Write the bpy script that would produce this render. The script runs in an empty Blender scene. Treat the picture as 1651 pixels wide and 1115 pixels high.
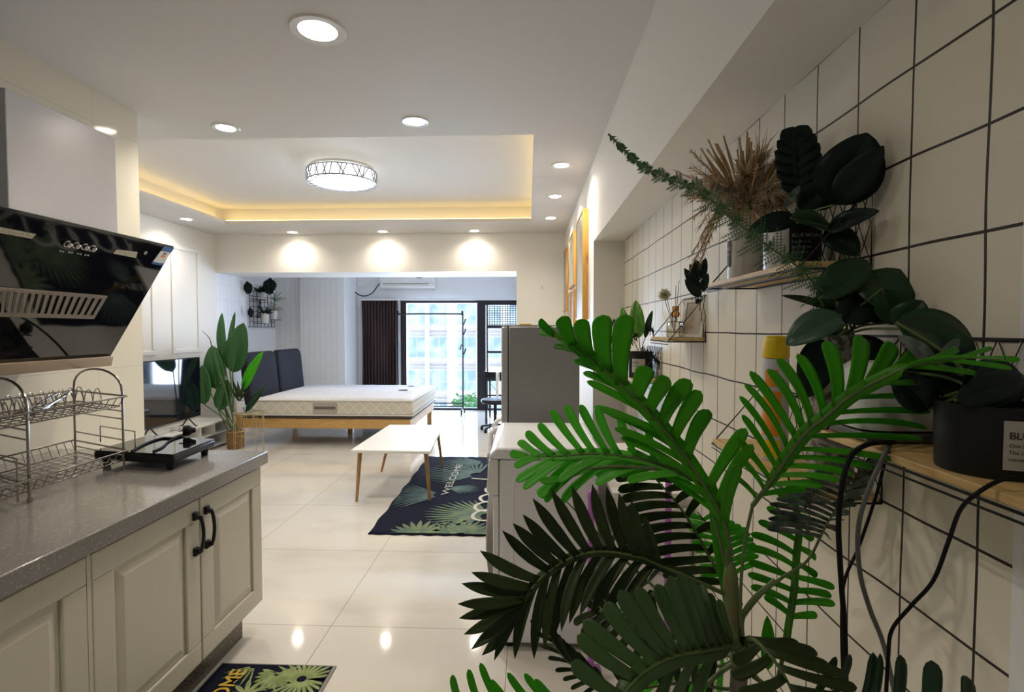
import bpy, bmesh, math, random
from math import sin, cos, pi, radians, sqrt, atan2
from mathutils import Vector, Matrix
random.seed(7)
S = bpy.context.scene
C = S.collection
# ---------------------------------------------------------------- camera
FPX = 850.0; YAW = radians(2.4); PIT = radians(1.9); CH = 1.34; CX = 816.0; CY = 557.5
FW = Vector((-sin(YAW)*cos(PIT), cos(YAW)*cos(PIT), -sin(PIT)))
RT = Vector((cos(YAW), sin(YAW), 0)); UP = RT.cross(FW)
CAM = Vector((0, 0, CH))
cd = bpy.data.cameras.new('camera'); cam = bpy.data.objects.new('camera', cd); C.objects.link(cam)
cd.sensor_width = 36; cd.lens = 36*FPX/1651; cd.shift_x = (825.5-CX)/1651; cd.clip_start = 0.02; cd.clip_end = 300
cam.location = CAM
cam.rotation_euler = Matrix((RT, UP, -FW)).transposed().to_euler()
S.camera = cam
S.view_settings.view_transform = 'Standard'; S.view_settings.look = 'None'; S.view_settings.gamma = 1
S.view_settings.use_curve_mapping = False; S.view_settings.exposure = 0.0
# ---------------------------------------------------------------- sky
w = bpy.data.worlds.new('sky'); S.world = w; w.use_nodes = True
bg = w.node_tree.nodes['Background']; bg.inputs[0].default_value = (.70, .82, 1, 1); bg.inputs[1].default_value = 2.6

def lamp(name, kind, loc, energy, color, target=None, **kw):
    l = bpy.data.lights.new(name, kind); l.energy = energy; l.color = color
    for k, v in kw.items(): setattr(l, k, v)
    o = bpy.data.objects.new(name, l); C.objects.link(o); o.location = loc
    if target: o.rotation_euler = (Vector(target)-Vector(loc)).to_track_quat('-Z', 'Y').to_euler()
    return o
# daylight of the sky as it enters through the tall window
lamp('window_daylight', 'AREA', (-1.15, 8.75, .95), 165, (.60, .74, 1), (-1.2, 0, .7), shape='RECTANGLE', size=1.7, size_y=1.7)
# the sun is high behind the facade opposite: soft light on it
lamp('sun', 'SUN', (0, 0, 20), 1.5, (1, .97, .92), (-4, 14, 0), angle=.2)
WARM = (1, .90, .77)
DOWN = [(-.82, 2.06), (-1.75, 3.02), (-.634, 2.976), (.234, 3.8), (.234, 4.68), (.234, 5.59), (-2.84, 6.28), (-1.74, 6.28), (-.64, 6.28), (-3.62, 5.48), (-3.62, 4.4), (-.85, .35), (-.85, -.7)]
for i, (x, y) in enumerate(DOWN):
    e = (30, 42, 50, 42, 34, 30, 21, 21, 21, 28, 30, 32, 5)[i]
    lamp('downlight_beam', 'SPOT', (x, y, 2.485), e, WARM, (x, y, 0), spot_size=radians(150), spot_blend=.9, shadow_soft_size=.035)
lamp('crystal_lamp_light', 'POINT', (-1.57, 4.43, 2.50), 16, (.88, .95, 1), shadow_soft_size=.2)
# ---------------------------------------------------------------- helpers
def at(px, py, x=None, y=None, z=None):
    d = FW + RT*((px-CX)/FPX) - UP*((py-CY)/FPX)
    if x is not None: t = x/d.x
    elif y is not None: t = y/d.y
    else: t = (z-CH)/d.z
    return CAM + d*t
def at_in(px, py, y, xm=.645):
    p = at(px, py, y=y)
    return p if p.x < xm else at(px, py, x=xm)
def at_plane(px, py, p0, n):
    d = FW + RT*((px-CX)/FPX) - UP*((py-CY)/FPX)
    return CAM + d*((Vector(p0)-CAM).dot(n)/d.dot(n))

class MB:
    def __init__(s): s.b = bmesh.new()
    def box(s, x0, x1, y0, y1, z0, z1, mi=0, rot=None, piv=None):
        vs = [s.b.verts.new((x, y, z)) for x in (x0, x1) for y in (y0, y1) for z in (z0, z1)]
        if rot:
            p = Vector(piv) if piv else Vector(((x0+x1)/2, (y0+y1)/2, (z0+z1)/2))
            for v in vs: v.co = p + rot @ (v.co-p)
        for f in ((0,1,3,2),(4,6,7,5),(0,4,5,1),(2,3,7,6),(0,2,6,4),(1,5,7,3)):
            s.b.faces.new([vs[i] for i in f]).material_index = mi
        return s
    def tube(s, pts, r, n=8, closed=False, mi=0, flat=1.0):
        pts = [Vector(p) for p in pts]; N = len(pts); rings = []
        prev = None
        for i, p in enumerate(pts):
            a = pts[(i-1) % N] if (closed or i > 0) else p
            c = pts[(i+1) % N] if (closed or i < N-1) else p
            t = (c-a)
            t = t.normalized() if t.length > 1e-9 else Vector((0, 0, 1))
            u = prev if prev is not None else (Vector((0, 0, 1)) if abs(t.z) < .9 else Vector((1, 0, 0)))
            u = (u - t*u.dot(t))
            if u.length < 1e-6: u = t.orthogonal()
            u.normalize(); prev = u; v = t.cross(u)
            rr = r[i] if isinstance(r, (list, tuple)) else r
            rings.append([s.b.verts.new(p + u*(cos(2*pi*k/n)*rr*flat) + v*(sin(2*pi*k/n)*rr)) for k in range(n)])
        for i in range(N if closed else N-1):
            A = rings[i]; B = rings[(i+1) % N]
            for k in range(n): s.b.faces.new((A[k], A[(k+1) % n], B[(k+1) % n], B[k])).material_index = mi
        if not closed:
            s.b.faces.new(rings[0][::-1]).material_index = mi; s.b.faces.new(rings[-1]).material_index = mi
        return s
    def lathe(s, prof, c, n=32, axis='z', mi=0, a0=0, cap=True):
        c = Vector(c); rings = []
        for r, h in prof:
            ring = []
            for k in range(n):
                a = 2*pi*k/n + a0
                if axis == 'z': o = Vector((cos(a)*r, sin(a)*r, h))
                elif axis == 'x': o = Vector((h, cos(a)*r, sin(a)*r))
                else: o = Vector((cos(a)*r, h, sin(a)*r))
                ring.append(s.b.verts.new(c+o))
            rings.append(ring)
        for A, B in zip(rings, rings[1:]):
            for k in range(n): s.b.faces.new((A[k], A[(k+1) % n], B[(k+1) % n], B[k])).material_index = mi
        if cap:
            if prof[0][0] > 1e-5: s.b.faces.new(rings[0][::-1]).material_index = mi
            if prof[-1][0] > 1e-5: s.b.faces.new(rings[-1]).material_index = mi
        return s
    def poly(s, pts, ext, mi=0):
        """polygon pts extruded by the vector ext"""
        ext = Vector(ext); a = [s.b.verts.new(Vector(p)) for p in pts]; b = [s.b.verts.new(Vector(p)+ext) for p in pts]
        n = len(a); s.b.faces.new(a[::-1]).material_index = mi; s.b.faces.new(b).material_index = mi
        for i in range(n): s.b.faces.new((a[i], a[(i+1) % n], b[(i+1) % n], b[i])).material_index = mi
        return s
    def grid(s, rows, mi=0, closed=False):
        R = [[s.b.verts.new(Vector(p)) for p in r] for r in rows]
        for A, B in zip(R, R[1:]):
            m = len(A)
            for k in range(m if closed else m-1): s.b.faces.new((A[k], A[(k+1) % m], B[(k+1) % m], B[k])).material_index = mi
        return s
    def leaf(s, base, tip, wd, nrm, bend=0.0, fold=.15, shape='blade', n=8, mi=0, bdir=None, curl=0.0):
        base = Vector(base); tip = Vector(tip); d = tip-base; L = d.length
        if L < 1e-5: return s
        nrm = Vector(nrm).normalized(); t0 = d.normalized(); sd = t0.cross(nrm)
        if sd.length < 1e-4: sd = t0.orthogonal()
        sd.normalize(); nn = sd.cross(t0).normalized()
        bd = Vector(bdir) if bdir else nn
        rows = []
        for i in range(n+1):
            t = i/n
            if shape in ('strap', 'blade'): t = 1-(1-t)**1.5
            if shape == 'blade': wv = (.62+.38*min(1, t/.4)) * (1 if t < .6 else max(0, 1-((t-.6)/.4)**2.0))
            elif shape == 'strap': wv = (.62+.38*min(1, t/.7)) * (1 if t < .84 else sqrt(max(0, 1-((t-.84)/.16)**2)))
            elif shape == 'point': wv = (.55+.45*min(1, t/.3)) * max(0, 1-t**2.2)
            elif shape == 'fine': wv = max(0, 1-t)**.7
            else:  # ovate paddle
                wv = max(0.0, sin(pi*min(1, max(0, t))**.8))**.62 if 0 < t < 1 else 0
            p = base + d*t + bd*(bend*L*4*t*(1-t)) - nn*(curl*L*t*t)
            hw = wd*.5*max(wv, .03)
            f = fold*hw*2
            rows.append([p-sd*hw+nn*f*.5, p-sd*hw*.5+nn*f*.12, p-nn*f*.5, p+sd*hw*.5+nn*f*.12, p+sd*hw+nn*f*.5])
        return s.grid(rows, mi)
    def build(s, name, mat, parent=None, smooth=True, bevel=0, sharp=35, solid=0, seg=2, subsurf=0):
        b = s.b
        bmesh.ops.recalc_face_normals(b, faces=b.faces[:])
        if smooth:
            for f in b.faces: f.smooth = True
            lim = radians(sharp)
            for e in b.edges:
                if len(e.link_faces) == 2 and e.calc_face_angle(0) > lim: e.smooth = False
        me = bpy.data.meshes.new(name)
        if parent is not None: off = wloc(parent)
        else:
            if len(b.verts):
                xs = [v.co.x for v in b.verts]; ys = [v.co.y for v in b.verts]; zs = [v.co.z for v in b.verts]
                off = Vector(((min(xs)+max(xs))/2, (min(ys)+max(ys))/2, min(zs)))
            else: off = Vector()
        for v in b.verts: v.co -= off
        b.to_mesh(me); b.free()
        for m in (mat if isinstance(mat, (list, tuple)) else [mat]): me.materials.append(m)
        o = bpy.data.objects.new(name, me); C.objects.link(o)
        if parent is not None: o.parent = parent
        else: o.location = off
        if solid:
            m = o.modifiers.new('s', 'SOLIDIFY'); m.thickness = solid; m.offset = 0
        if bevel:
            m = o.modifiers.new('b', 'BEVEL'); m.width = bevel; m.segments = seg; m.limit_method = 'ANGLE'; m.angle_limit = radians(40)
        if subsurf:
            m = o.modifiers.new('u', 'SUBSURF'); m.levels = subsurf; m.render_levels = subsurf
        return o
def wloc(o):
    v = Vector(o.location)
    while o.parent: o = o.parent; v += Vector(o.location)
    return v
def tag(o, label, cat, group=None):
    o['label'] = label; o['category'] = cat
    if group: o['group'] = group
    return o
def thing(name, loc, label, cat, group=None):
    o = bpy.data.objects.new(name, None); C.objects.link(o); o.location = loc; o.empty_display_size = .05
    return tag(o, label, cat, group)
def struct(o): o['kind'] = 'structure'; return o
def copy_tree(o, parent=None):
    c = o.copy(); C.objects.link(c)
    if parent is not None: c.parent = parent
    for ch in [k for k in bpy.data.objects if k.parent == o]: copy_tree(ch, c)
    return c
def cat(pts, k=8):
    pts = [Vector(p) for p in pts]; out = []
    P = [pts[0]*2-pts[1]] + pts + [pts[-1]*2-pts[-2]]
    for i in range(1, len(P)-2):
        for j in range(k):
            t = j/k; a, b, c, d = P[i-1:i+3]
            out.append(.5*((2*b)+(c-a)*t+(2*a-5*b+4*c-d)*t*t+(3*b-a-3*c+d)*t**3))
    out.append(pts[-1]); return out
def tpoint(poly, t):
    L = [(poly[i+1]-poly[i]).length for i in range(len(poly)-1)]; T = sum(L)*max(0, min(1, t))
    for i, l in enumerate(L):
        if T <= l: return poly[i].lerp(poly[i+1], T/max(l, 1e-9))
        T -= l
    return poly[-1].copy()
def text_mesh(body, size, font_bold=False, extrude=0.0, align='LEFT'):
    cu = bpy.data.curves.new('t', 'FONT'); cu.body = body; cu.size = size; cu.align_x = align; cu.extrude = extrude
    if font_bold: cu.offset = size*.012
    o = bpy.data.objects.new('t', cu); C.objects.link(o)
    me = bpy.data.meshes.new_from_object(o.evaluated_get(bpy.context.evaluated_depsgraph_get()))
    bpy.data.objects.remove(o); bpy.data.curves.remove(cu)
    return me
def add_text(mb, body, size, fn, bold=False, align='LEFT', mi=0):
    me = text_mesh(body, size, bold, 0, align)
    vs = [mb.b.verts.new(fn(v.co.x, v.co.y)) for v in me.vertices]
    for p in me.polygons:
        try: mb.b.faces.new([vs[i] for i in p.vertices]).material_index = mi
        except ValueError: pass
    bpy.data.meshes.remove(me)
# ---------------------------------------------------------------- materials
def mat(name, col, rough=.5, metal=0, spec=.5, coat=0, noise=None, bump=None, trans=0, emit=None, alpha=1, transl=0):
    m = bpy.data.materials.new(name); m.use_nodes = True; nt = m.node_tree; b = nt.nodes['Principled BSDF']
    b.inputs['Base Color'].default_value = (*col, 1); b.inputs['Roughness'].default_value = rough
    b.inputs['Metallic'].default_value = metal; b.inputs['Specular IOR Level'].default_value = spec
    b.inputs['Coat Weight'].default_value = coat; b.inputs['Transmission Weight'].default_value = trans
    if trans: b.inputs['IOR'].default_value = 1.3
    if emit: b.inputs['Emission Color'].default_value = (*emit[0], 1); b.inputs['Emission Strength'].default_value = emit[1]
    L = nt.links.new; N = nt.nodes.new
    tc = N('ShaderNodeTexCoord')
    if noise:   # (scale, colour2, lo, hi, stretch)
        sc, c2, lo, hi = noise[:4]; st = noise[4] if len(noise) > 4 else (1, 1, 1)
        mp = N('ShaderNodeMapping'); mp.inputs['Scale'].default_value = st; L(tc.outputs['Object'], mp.inputs['Vector'])
        nz = N('ShaderNodeTexNoise'); nz.inputs['Scale'].default_value = sc; nz.inputs['Detail'].default_value = 6; L(mp.outputs[0], nz.inputs['Vector'])
        r = N('ShaderNodeValToRGB'); r.color_ramp.elements[0].position = lo; r.color_ramp.elements[1].position = hi
        r.color_ramp.elements[0].color = (*col, 1); r.color_ramp.elements[1].color = (*c2, 1)
        L(nz.outputs['Fac'], r.inputs[0]); L(r.outputs[0], b.inputs['Base Color'])
    if bump:
        nz2 = N('ShaderNodeTexNoise'); nz2.inputs['Scale'].default_value = bump[0]; L(tc.outputs['Object'], nz2.inputs['Vector'])
        bp = N('ShaderNodeBump'); bp.inputs['Strength'].default_value = bump[1]; bp.inputs['Distance'].default_value = .01
        L(nz2.outputs['Fac'], bp.inputs['Height']); L(bp.outputs[0], b.inputs['Normal'])
    if transl:
        tr = N('ShaderNodeBsdfTranslucent'); tr.inputs[0].default_value = (col[0]*1.6, min(1, col[1]*1.9), col[2]*1.2, 1)
        mx = N('ShaderNodeMixShader'); mx.inputs[0].default_value = transl; out = nt.nodes['Material Output']
        L(b.outputs[0], mx.inputs[1]); L(tr.outputs[0], mx.inputs[2]); L(mx.outputs[0], out.inputs['Surface'])
    return m
def line_mask(nt, axis, off, step, width, wob=0):
    """1 on lines at off+k*step along a world axis"""
    N = nt.nodes.new; L = nt.links.new
    g = N('ShaderNodeNewGeometry'); sp = N('ShaderNodeSeparateXYZ'); L(g.outputs['Position'], sp.inputs[0])
    a = N('ShaderNodeMath'); a.operation = 'SUBTRACT'; a.inputs[1].default_value = off
    src = sp.outputs[axis]
    if wob:
        nz = N('ShaderNodeTexNoise'); nz.inputs['Scale'].default_value = 3.5; nz.inputs['Detail'].default_value = 1; L(g.outputs['Position'], nz.inputs['Vector'])
        ml = N('ShaderNodeMath'); ml.operation = 'MULTIPLY'; ml.inputs[1].default_value = wob; L(nz.outputs['Fac'], ml.inputs[0])
        ad = N('ShaderNodeMath'); ad.operation = 'ADD'; L(src, ad.inputs[0]); L(ml.outputs[0], ad.inputs[1]); src = ad.outputs[0]
        a.inputs[1].default_value = off+wob*.5
    L(src, a.inputs[0])
    m = N('ShaderNodeMath'); m.operation = 'FLOORED_MODULO'; m.inputs[1].default_value = step; L(a.outputs[0], m.inputs[0])
    p = N('ShaderNodeMath'); p.operation = 'PINGPONG'; p.inputs[1].default_value = step/2; L(m.outputs[0], p.inputs[0])
    c = N('ShaderNodeMath'); c.operation = 'LESS_THAN'; c.inputs[1].default_value = width/2; L(p.outputs[0], c.inputs[0])
    return c.outputs[0]
def tiled(name, col, linecol, masks, rough, noise=None, spec=.5, wob=0, bump=0):
    m = mat(name, col, rough, spec=spec, noise=noise); nt = m.node_tree; b = nt.nodes['Principled BSDF']; L = nt.links.new; N = nt.nodes.new
    prev = None
    for k, (ax, off, st, wd) in enumerate(masks):
        o = line_mask(nt, ax, off, st, wd, wob)
        if prev is None: prev = o
        else:
            mx = N('ShaderNodeMath'); mx.operation = 'MAXIMUM'; L(prev, mx.inputs[0]); L(o, mx.inputs[1]); prev = mx.outputs[0]
    mix = N('ShaderNodeMix'); mix.data_type = 'RGBA'; L(prev, mix.inputs[0])
    inp = b.inputs['Base Color']
    if inp.is_linked: L(inp.links[0].from_socket, mix.inputs[6])
    else: mix.inputs[6].default_value = (*col, 1)
    mix.inputs[7].default_value = (*linecol, 1); L(mix.outputs[2], inp)
    if bump:
        iv = N('ShaderNodeMath'); iv.operation = 'SUBTRACT'; iv.inputs[0].default_value = 1; L(prev, iv.inputs[1])
        bp = N('ShaderNodeBump'); bp.inputs['Strength'].default_value = bump; bp.inputs['Distance'].default_value = .004; L(iv.outputs[0], bp.inputs['Height']); L(bp.outputs[0], b.inputs['Normal'])
    return m
def brick_wall(name, col, mort):
    m = mat(name, col, .55); nt = m.node_tree; b = nt.nodes['Principled BSDF']; L = nt.links.new; N = nt.nodes.new
    g = N('ShaderNodeNewGeometry'); sp = N('ShaderNodeSeparateXYZ'); L(g.outputs['Position'], sp.inputs[0])
    ad = N('ShaderNodeMath'); L(sp.outputs[0], ad.inputs[0]); L(sp.outputs[1], ad.inputs[1])
    cb = N('ShaderNodeCombineXYZ'); L(sp.outputs[2], cb.inputs[0]); L(ad.outputs[0], cb.inputs[1])
    br = N('ShaderNodeTexBrick'); br.inputs['Scale'].default_value = 1; br.inputs['Brick Width'].default_value = .38; br.inputs['Row Height'].default_value = .085
    br.inputs['Mortar Size'].default_value = .0035; br.inputs['Color1'].default_value = (*col, 1); br.inputs['Color2'].default_value = (*[c*.97 for c in col], 1); br.inputs['Mortar'].default_value = (*mort, 1)
    L(cb.outputs[0], br.inputs[0]); L(br.outputs[0], b.inputs['Base Color'])
    return m
MT = {}
MT['wall'] = mat('wall_paint', (.80, .765, .70), .55, bump=(60, .04))
MT['ceil'] = mat('ceiling_paint', (.63, .60, .555), .7)
MT['white_wall'] = mat('white_wall_paint', (.84, .84, .86), .6)
MT['brick'] = brick_wall('white_brick_paper', (.83, .83, .84), (.70, .70, .72))
MT['floor'] = tiled('marble_tile', (.70, .665, .60), (.33, .29, .24), [(0, -.885, .8, .0035), (1, 2.30, .8, .0035)], .07, noise=(1.6, (.60, .565, .50), .52, .72, (1, 2.2, 1)))
MT['grid'] = tiled('black_grid_tile', (.77, .725, .61), (.022, .014, .010), [(1, .795, .1525, .0048), (2, .864, .1540, .0048)], .5, wob=.012, spec=.25)
MT['ktile'] = tiled('glossy_cream_tile', (.73, .69, .58), (.60, .56, .48), [(1, 2.50, .60, .003), (2, 1.14, .6, .003)], .10)
MT['quartz'] = mat('grey_quartz', (.235, .222, .205), .14, noise=(140, (.42, .40, .37), .60, .66))
MT['granite'] = mat('speckled_granite', (.05, .045, .035), .3, noise=(190, (.30, .27, .20), .50, .60))
MT['cab'] = mat('cream_lacquer', (.58, .55, .455), .35)
MT['white'] = mat('white_gloss', (.80, .79, .77), .25)
MT['wmatt'] = mat('white_matt', (.80, .78, .74), .5)
MT['appl'] = mat('appliance_white', (.80, .80, .82), .3)
MT['fridge'] = mat('fridge_grey', (.27, .265, .26), .35, metal=.3)
MT['fridge2'] = mat('fridge_door_silver', (.42, .42, .42), .3, metal=.4)
MT['black'] = mat('black_metal', (.010, .010, .011), .45, spec=.3)
MT['bglass'] = mat('black_glass', (.004, .004, .005), .04, spec=.6)
MT['tv'] = mat('tv_screen', (.006, .010, .020), .06, spec=1.0, coat=1)
MT['chrome'] = mat('chrome_wire', (.38, .35, .32), .25, metal=1)
MT['steel'] = mat('brushed_steel', (.42, .33, .235), .38, metal=1)
MT['gold'] = mat('gold_wire', (.60, .47, .26), .3, metal=1)
MT['pine'] = mat('pine_wood', (.60, .36, .12), .45, noise=(9, (.48, .26, .075), .4, .7, (1, 1, 9)))
MT['shelfw'] = mat('light_oak', (.66, .46, .20), .45, noise=(9, (.50, .31, .11), .42, .7, (9, 1, 9)))
MT['legw'] = mat('beech_leg', (.40, .22, .075), .4, noise=(14, (.30, .15, .045), .4, .7, (6, 6, 1)))
MT['framew'] = mat('honey_wood_frame', (.56, .30, .065), .4, noise=(7, (.30, .13, .025), .5, .75, (4, 4, 1)))
MT['navy'] = mat('charcoal_navy_fabric', (.018, .018, .024), .9, spec=.2, bump=(300, .3))
MT['mattop'] = mat('mattress_white', (.66, .65, .67), .8, bump=(28, .8))
MT['matside'] = None
MT['dbrown'] = mat('dark_brown_cloth', (.06, .045, .035), .7)
MT['curtain'] = mat('aubergine_curtain', (.040, .018, .020), .75)
MT['winframe'] = mat('black_window_frame', (.012, .012, .018), .35)
MT['rug'] = mat('dark_navy_rug', (.008, .009, .020), .95, spec=.1)
MT['rugg'] = mat('rug_leaf_green', (.075, .125, .085), .9, noise=(12, (.16, .20, .09), .4, .65))
MT['rugb'] = mat('rug_leaf_blue', (.055, .10, .095), .9, noise=(12, (.10, .16, .13), .4, .65))
MT['rugw'] = mat('rug_white_print', (.50, .48, .44), .9)
MT['yel'] = mat('mat_yellow_print', (.65, .40, .03), .8)
MT['matg'] = mat('mat_leaf_green', (.20, .26, .08), .8, noise=(25, (.33, .38, .15), .4, .65))
MT['hem'] = mat('grey_hem', (.25, .24, .22), .9)
MT['lamp_on'] = mat('lamp_glow', (1, 1, 1), .5, emit=((1, .90, .76), 22))
MT['lamp_cool'] = mat('lamp_glow_cool', (1, 1, 1), .5, emit=((.90, .96, 1), 1.7))
MT['led'] = mat('led_glow', (1, .85, .5), .5, emit=((1, .74, .30), 9))
MT['glass'] = None
MT['soil'] = mat('dark_soil', (.02, .015, .01), .95)
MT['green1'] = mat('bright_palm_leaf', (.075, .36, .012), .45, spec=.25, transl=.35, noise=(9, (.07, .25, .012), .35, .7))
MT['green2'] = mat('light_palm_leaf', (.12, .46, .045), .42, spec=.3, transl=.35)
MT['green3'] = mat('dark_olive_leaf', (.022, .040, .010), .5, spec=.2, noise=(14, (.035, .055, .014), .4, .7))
MT['green4'] = mat('black_green_leaf', (.010, .022, .008), .45, spec=.2)
MT['green5'] = mat('dusty_green_leaf', (.05, .075, .055), .6, noise=(60, (.14, .17, .14), .45, .62))
MT['green6'] = mat('deep_green_leaf', (.010, .048, .014), .38, spec=.3, noise=(30, (.014, .032, .012), .4, .7, (1, 1, 5)))
MT['green7'] = mat('teal_black_leaf', (.008, .018, .013), .38, spec=.2)
MT['green8'] = mat('banana_leaf', (.015, .085, .016), .38, noise=(40, (.025, .12, .025), .4, .7, (1, 1, 4)))
MT['green9'] = mat('striped_yellow_green_leaf', (.06, .24, .02), .4, noise=(50, (.26, .45, .06), .5, .62, (3, 3, .2)))
MT['green11'] = mat('pale_sage_leaf', (.035, .085, .05), .4, spec=.4, noise=(30, (.05, .11, .065), .4, .7, (1, 1, 5)))
MT['fern'] = mat('fern_green', (.035, .12, .045), .6)
MT['stem'] = mat('olive_stem', (.09, .14, .035), .5)
MT['trunk'] = mat('palm_trunk', (.09, .085, .055), .7, noise=(40, (.16, .14, .09), .4, .6, (1, 1, .3)))
MT['pampas'] = mat('dry_grass', (.46, .30, .14), .9, noise=(30, (.58, .42, .24), .4, .6))
MT['pampas2'] = mat('fluffy_pampas', (.80, .66, .48), .95, noise=(60, (.60, .46, .32), .4, .6))
MT['potw'] = mat('white_ceramic', (.62, .62, .61), .3)
MT['potb'] = mat('black_tin', (.012, .012, .013), .4, spec=.25)
MT['labelw'] = mat('pale_label', (.42, .40, .36), .6)
MT['ink'] = mat('label_ink', (.015, .015, .015), .6)
MT['inkw'] = mat('white_ink', (.35, .35, .35), .6)
MT['wicker'] = mat('wicker', (.42, .25, .10), .8, noise=(60, (.20, .11, .04), .4, .6, (1, 1, 3)))
MT['purple'] = mat('purple_plastic', (.42, .13, .50), .4)
MT['cable'] = mat('black_cable', (.008, .007, .008), .6, spec=.15)
MT['cableg'] = mat('grey_cable', (.11, .11, .10), .5)
MT['blue'] = mat('label_blue', (.01, .10, .35), .4)
MT['orange'] = mat('can_orange', (.80, .28, .03), .4)
MT['yellow'] = mat('cap_yellow', (.78, .55, .01), .35)
MT['mosaic'] = mat('mosaic_vase', (.36, .34, .30), .3, metal=.3, noise=(70, (.10, .08, .05), .45, .6))
MT['reed'] = mat('reed', (.45, .28, .12), .7)
MT['flower'] = mat('cream_flower', (.72, .70, .50), .8)
def glassmat(name, col, rough=0, fac=.15):
    m = bpy.data.materials.new(name); m.use_nodes = True; nt = m.node_tree; nt.nodes.remove(nt.nodes['Principled BSDF'])
    t = nt.nodes.new('ShaderNodeBsdfTransparent'); t.inputs[0].default_value = (*col, 1)
    g = nt.nodes.new('ShaderNodeBsdfGlossy'); g.inputs['Roughness'].default_value = rough
    mx = nt.nodes.new('ShaderNodeMixShader'); lw = nt.nodes.new('ShaderNodeLayerWeight'); lw.inputs[0].default_value = fac
    nt.links.new(lw.outputs['Fresnel'], mx.inputs[0]); nt.links.new(t.outputs[0], mx.inputs[1]); nt.links.new(g.outputs[0], mx.inputs[2])
    nt.links.new(mx.outputs[0], nt.nodes['Material Output'].inputs['Surface']); return m
MT['glass'] = glassmat('window_glass', (.97, .99, 1))
MT['bottle'] = glassmat('bottle_glass', (.86, .86, .84), .02, .35)
def sidemat():
    m = mat('mattress_quilt', (.62, .58, .49), .8); nt = m.node_tree; N = nt.nodes.new; L = nt.links.new; b = nt.nodes['Principled BSDF']
    g = N('ShaderNodeNewGeometry'); mp = N('ShaderNodeMapping'); mp.inputs['Rotation'].default_value = (0, radians(45), radians(0)); L(g.outputs['Position'], mp.inputs['Vector'])
    sp = N('ShaderNodeSeparateXYZ'); L(mp.outputs[0], sp.inputs[0]); outs = []
    for ax in (0, 2):
        p = N('ShaderNodeMath'); p.operation = 'PINGPONG'; p.inputs[1].default_value = .045; L(sp.outputs[ax], p.inputs[0])
        c = N('ShaderNodeMath'); c.operation = 'LESS_THAN'; c.inputs[1].default_value = .0035; L(p.outputs[0], c.inputs[0]); outs.append(c.outputs[0])
    mx = N('ShaderNodeMath'); mx.operation = 'MAXIMUM'; L(outs[0], mx.inputs[0]); L(outs[1], mx.inputs[1])
    mi = N('ShaderNodeMix'); mi.data_type = 'RGBA'; L(mx.outputs[0], mi.inputs[0]); mi.inputs[6].default_value = (.60, .56, .47, 1); mi.inputs[7].default_value = (.74, .71, .63, 1); L(mi.outputs[2], b.inputs['Base Color'])
    return m
MT['matside'] = sidemat()
# ================================================================ the setting
HC = 2.5
YB = 6.45; YW = 8.58
def sbox(name, m, *a, **k):
    mb = MB()
    for bx in (a if isinstance(a[0], tuple) else [a]): mb.box(*bx)
    return struct(mb.build(name, MT[m], smooth=False, **k))
sbox('floor', 'floor', (-4.2, 1.2, -2.5, 8.9, -.12, 0))
# ceiling: slab with the recess cut out, and the raised panel above it
rx0, rx1, ry0, ry1 = -3.35, .03, 3.2, 5.76
g = .14
sbox('ceiling', 'ceil', (-4.2, rx0, -2.5, 7.1, HC, HC+.035), (rx1, 1.2, -2.5, 7.1, HC, HC+.035), (rx0, rx1, -2.5, ry0, HC, HC+.035), (rx0, rx1, ry1, 7.1, HC, HC+.035),
     (-4.2, 1.2, 7.1, 8.9, HC, HC+.035),
     (rx0-g, rx1+g, ry0-g, ry1+g, HC+.19, HC+.25), (rx0-g-.03, rx0-g, ry0-g, ry1+g, HC+.03, HC+.2), (rx1+g, rx1+g+.03, ry0-g, ry1+g, HC+.03, HC+.2),
     (rx0-g, rx1+g, ry0-g-.03, ry0-g, HC+.03, HC+.2), (rx0-g, rx1+g, ry1+g, ry1+g+.03, HC+.03, HC+.2))
sbox('wall_left', 'wall', (-4.1, -3.9, 2.8, YB, 0, HC))
sbox('wall_bedroom_left', 'brick', (-4.1, -3.9, YB, 8.0, 0, HC))
sbox('wall_kitchen', 'ktile', (-2.35, -2.11, -2.4, 2.80, 0, HC))
sbox('wall_behind_kitchen', 'wall', (-4.1, -2.35, 2.6, 2.8, 0, HC))
sbox('wall_beam', 'wall', (-3.9, -.142, YB, 7.1, 2.035, HC), (-.142, .45, YB, 7.1, 0, HC))
sbox('wall_bedroom_back', 'brick', (-3.9, -2.9, 8.0, 8.3, 0, HC))
sbox('wall_column', 'brick', (-3.49, -2.81, 7.94, 8.0, 0, HC))
sbox('wall_reveal', 'white_wall', (-2.9, -2.80, 7.938, YW, 0, HC))
sbox('wall_window', 'white_wall', (-2.80, -2.10, YW, YW+.2, 0, HC), (-2.10, -.15, YW, YW+.2, 1.80, HC))
sbox('wall_bedroom_right', 'white_wall', (-.15, .1, 7.1, YW+.2, 0, HC))
sbox('wall_right', 'wall', (.45, .85, 3.67, YB, 0, HC), (.45, .85, -2.5, 3.67, 1.94, HC))
sbox('wall_niche', 'grid', (.66, .85, .735, 3.67, 0, 1.94))
sbox('wall_near_right', 'white_wall', (.6585, .85, -2.4, .735, 0, 1.94))
sbox('wall_back', 'wall', (-2.35, .85, -2.5, -2.3, 0, HC))
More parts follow.
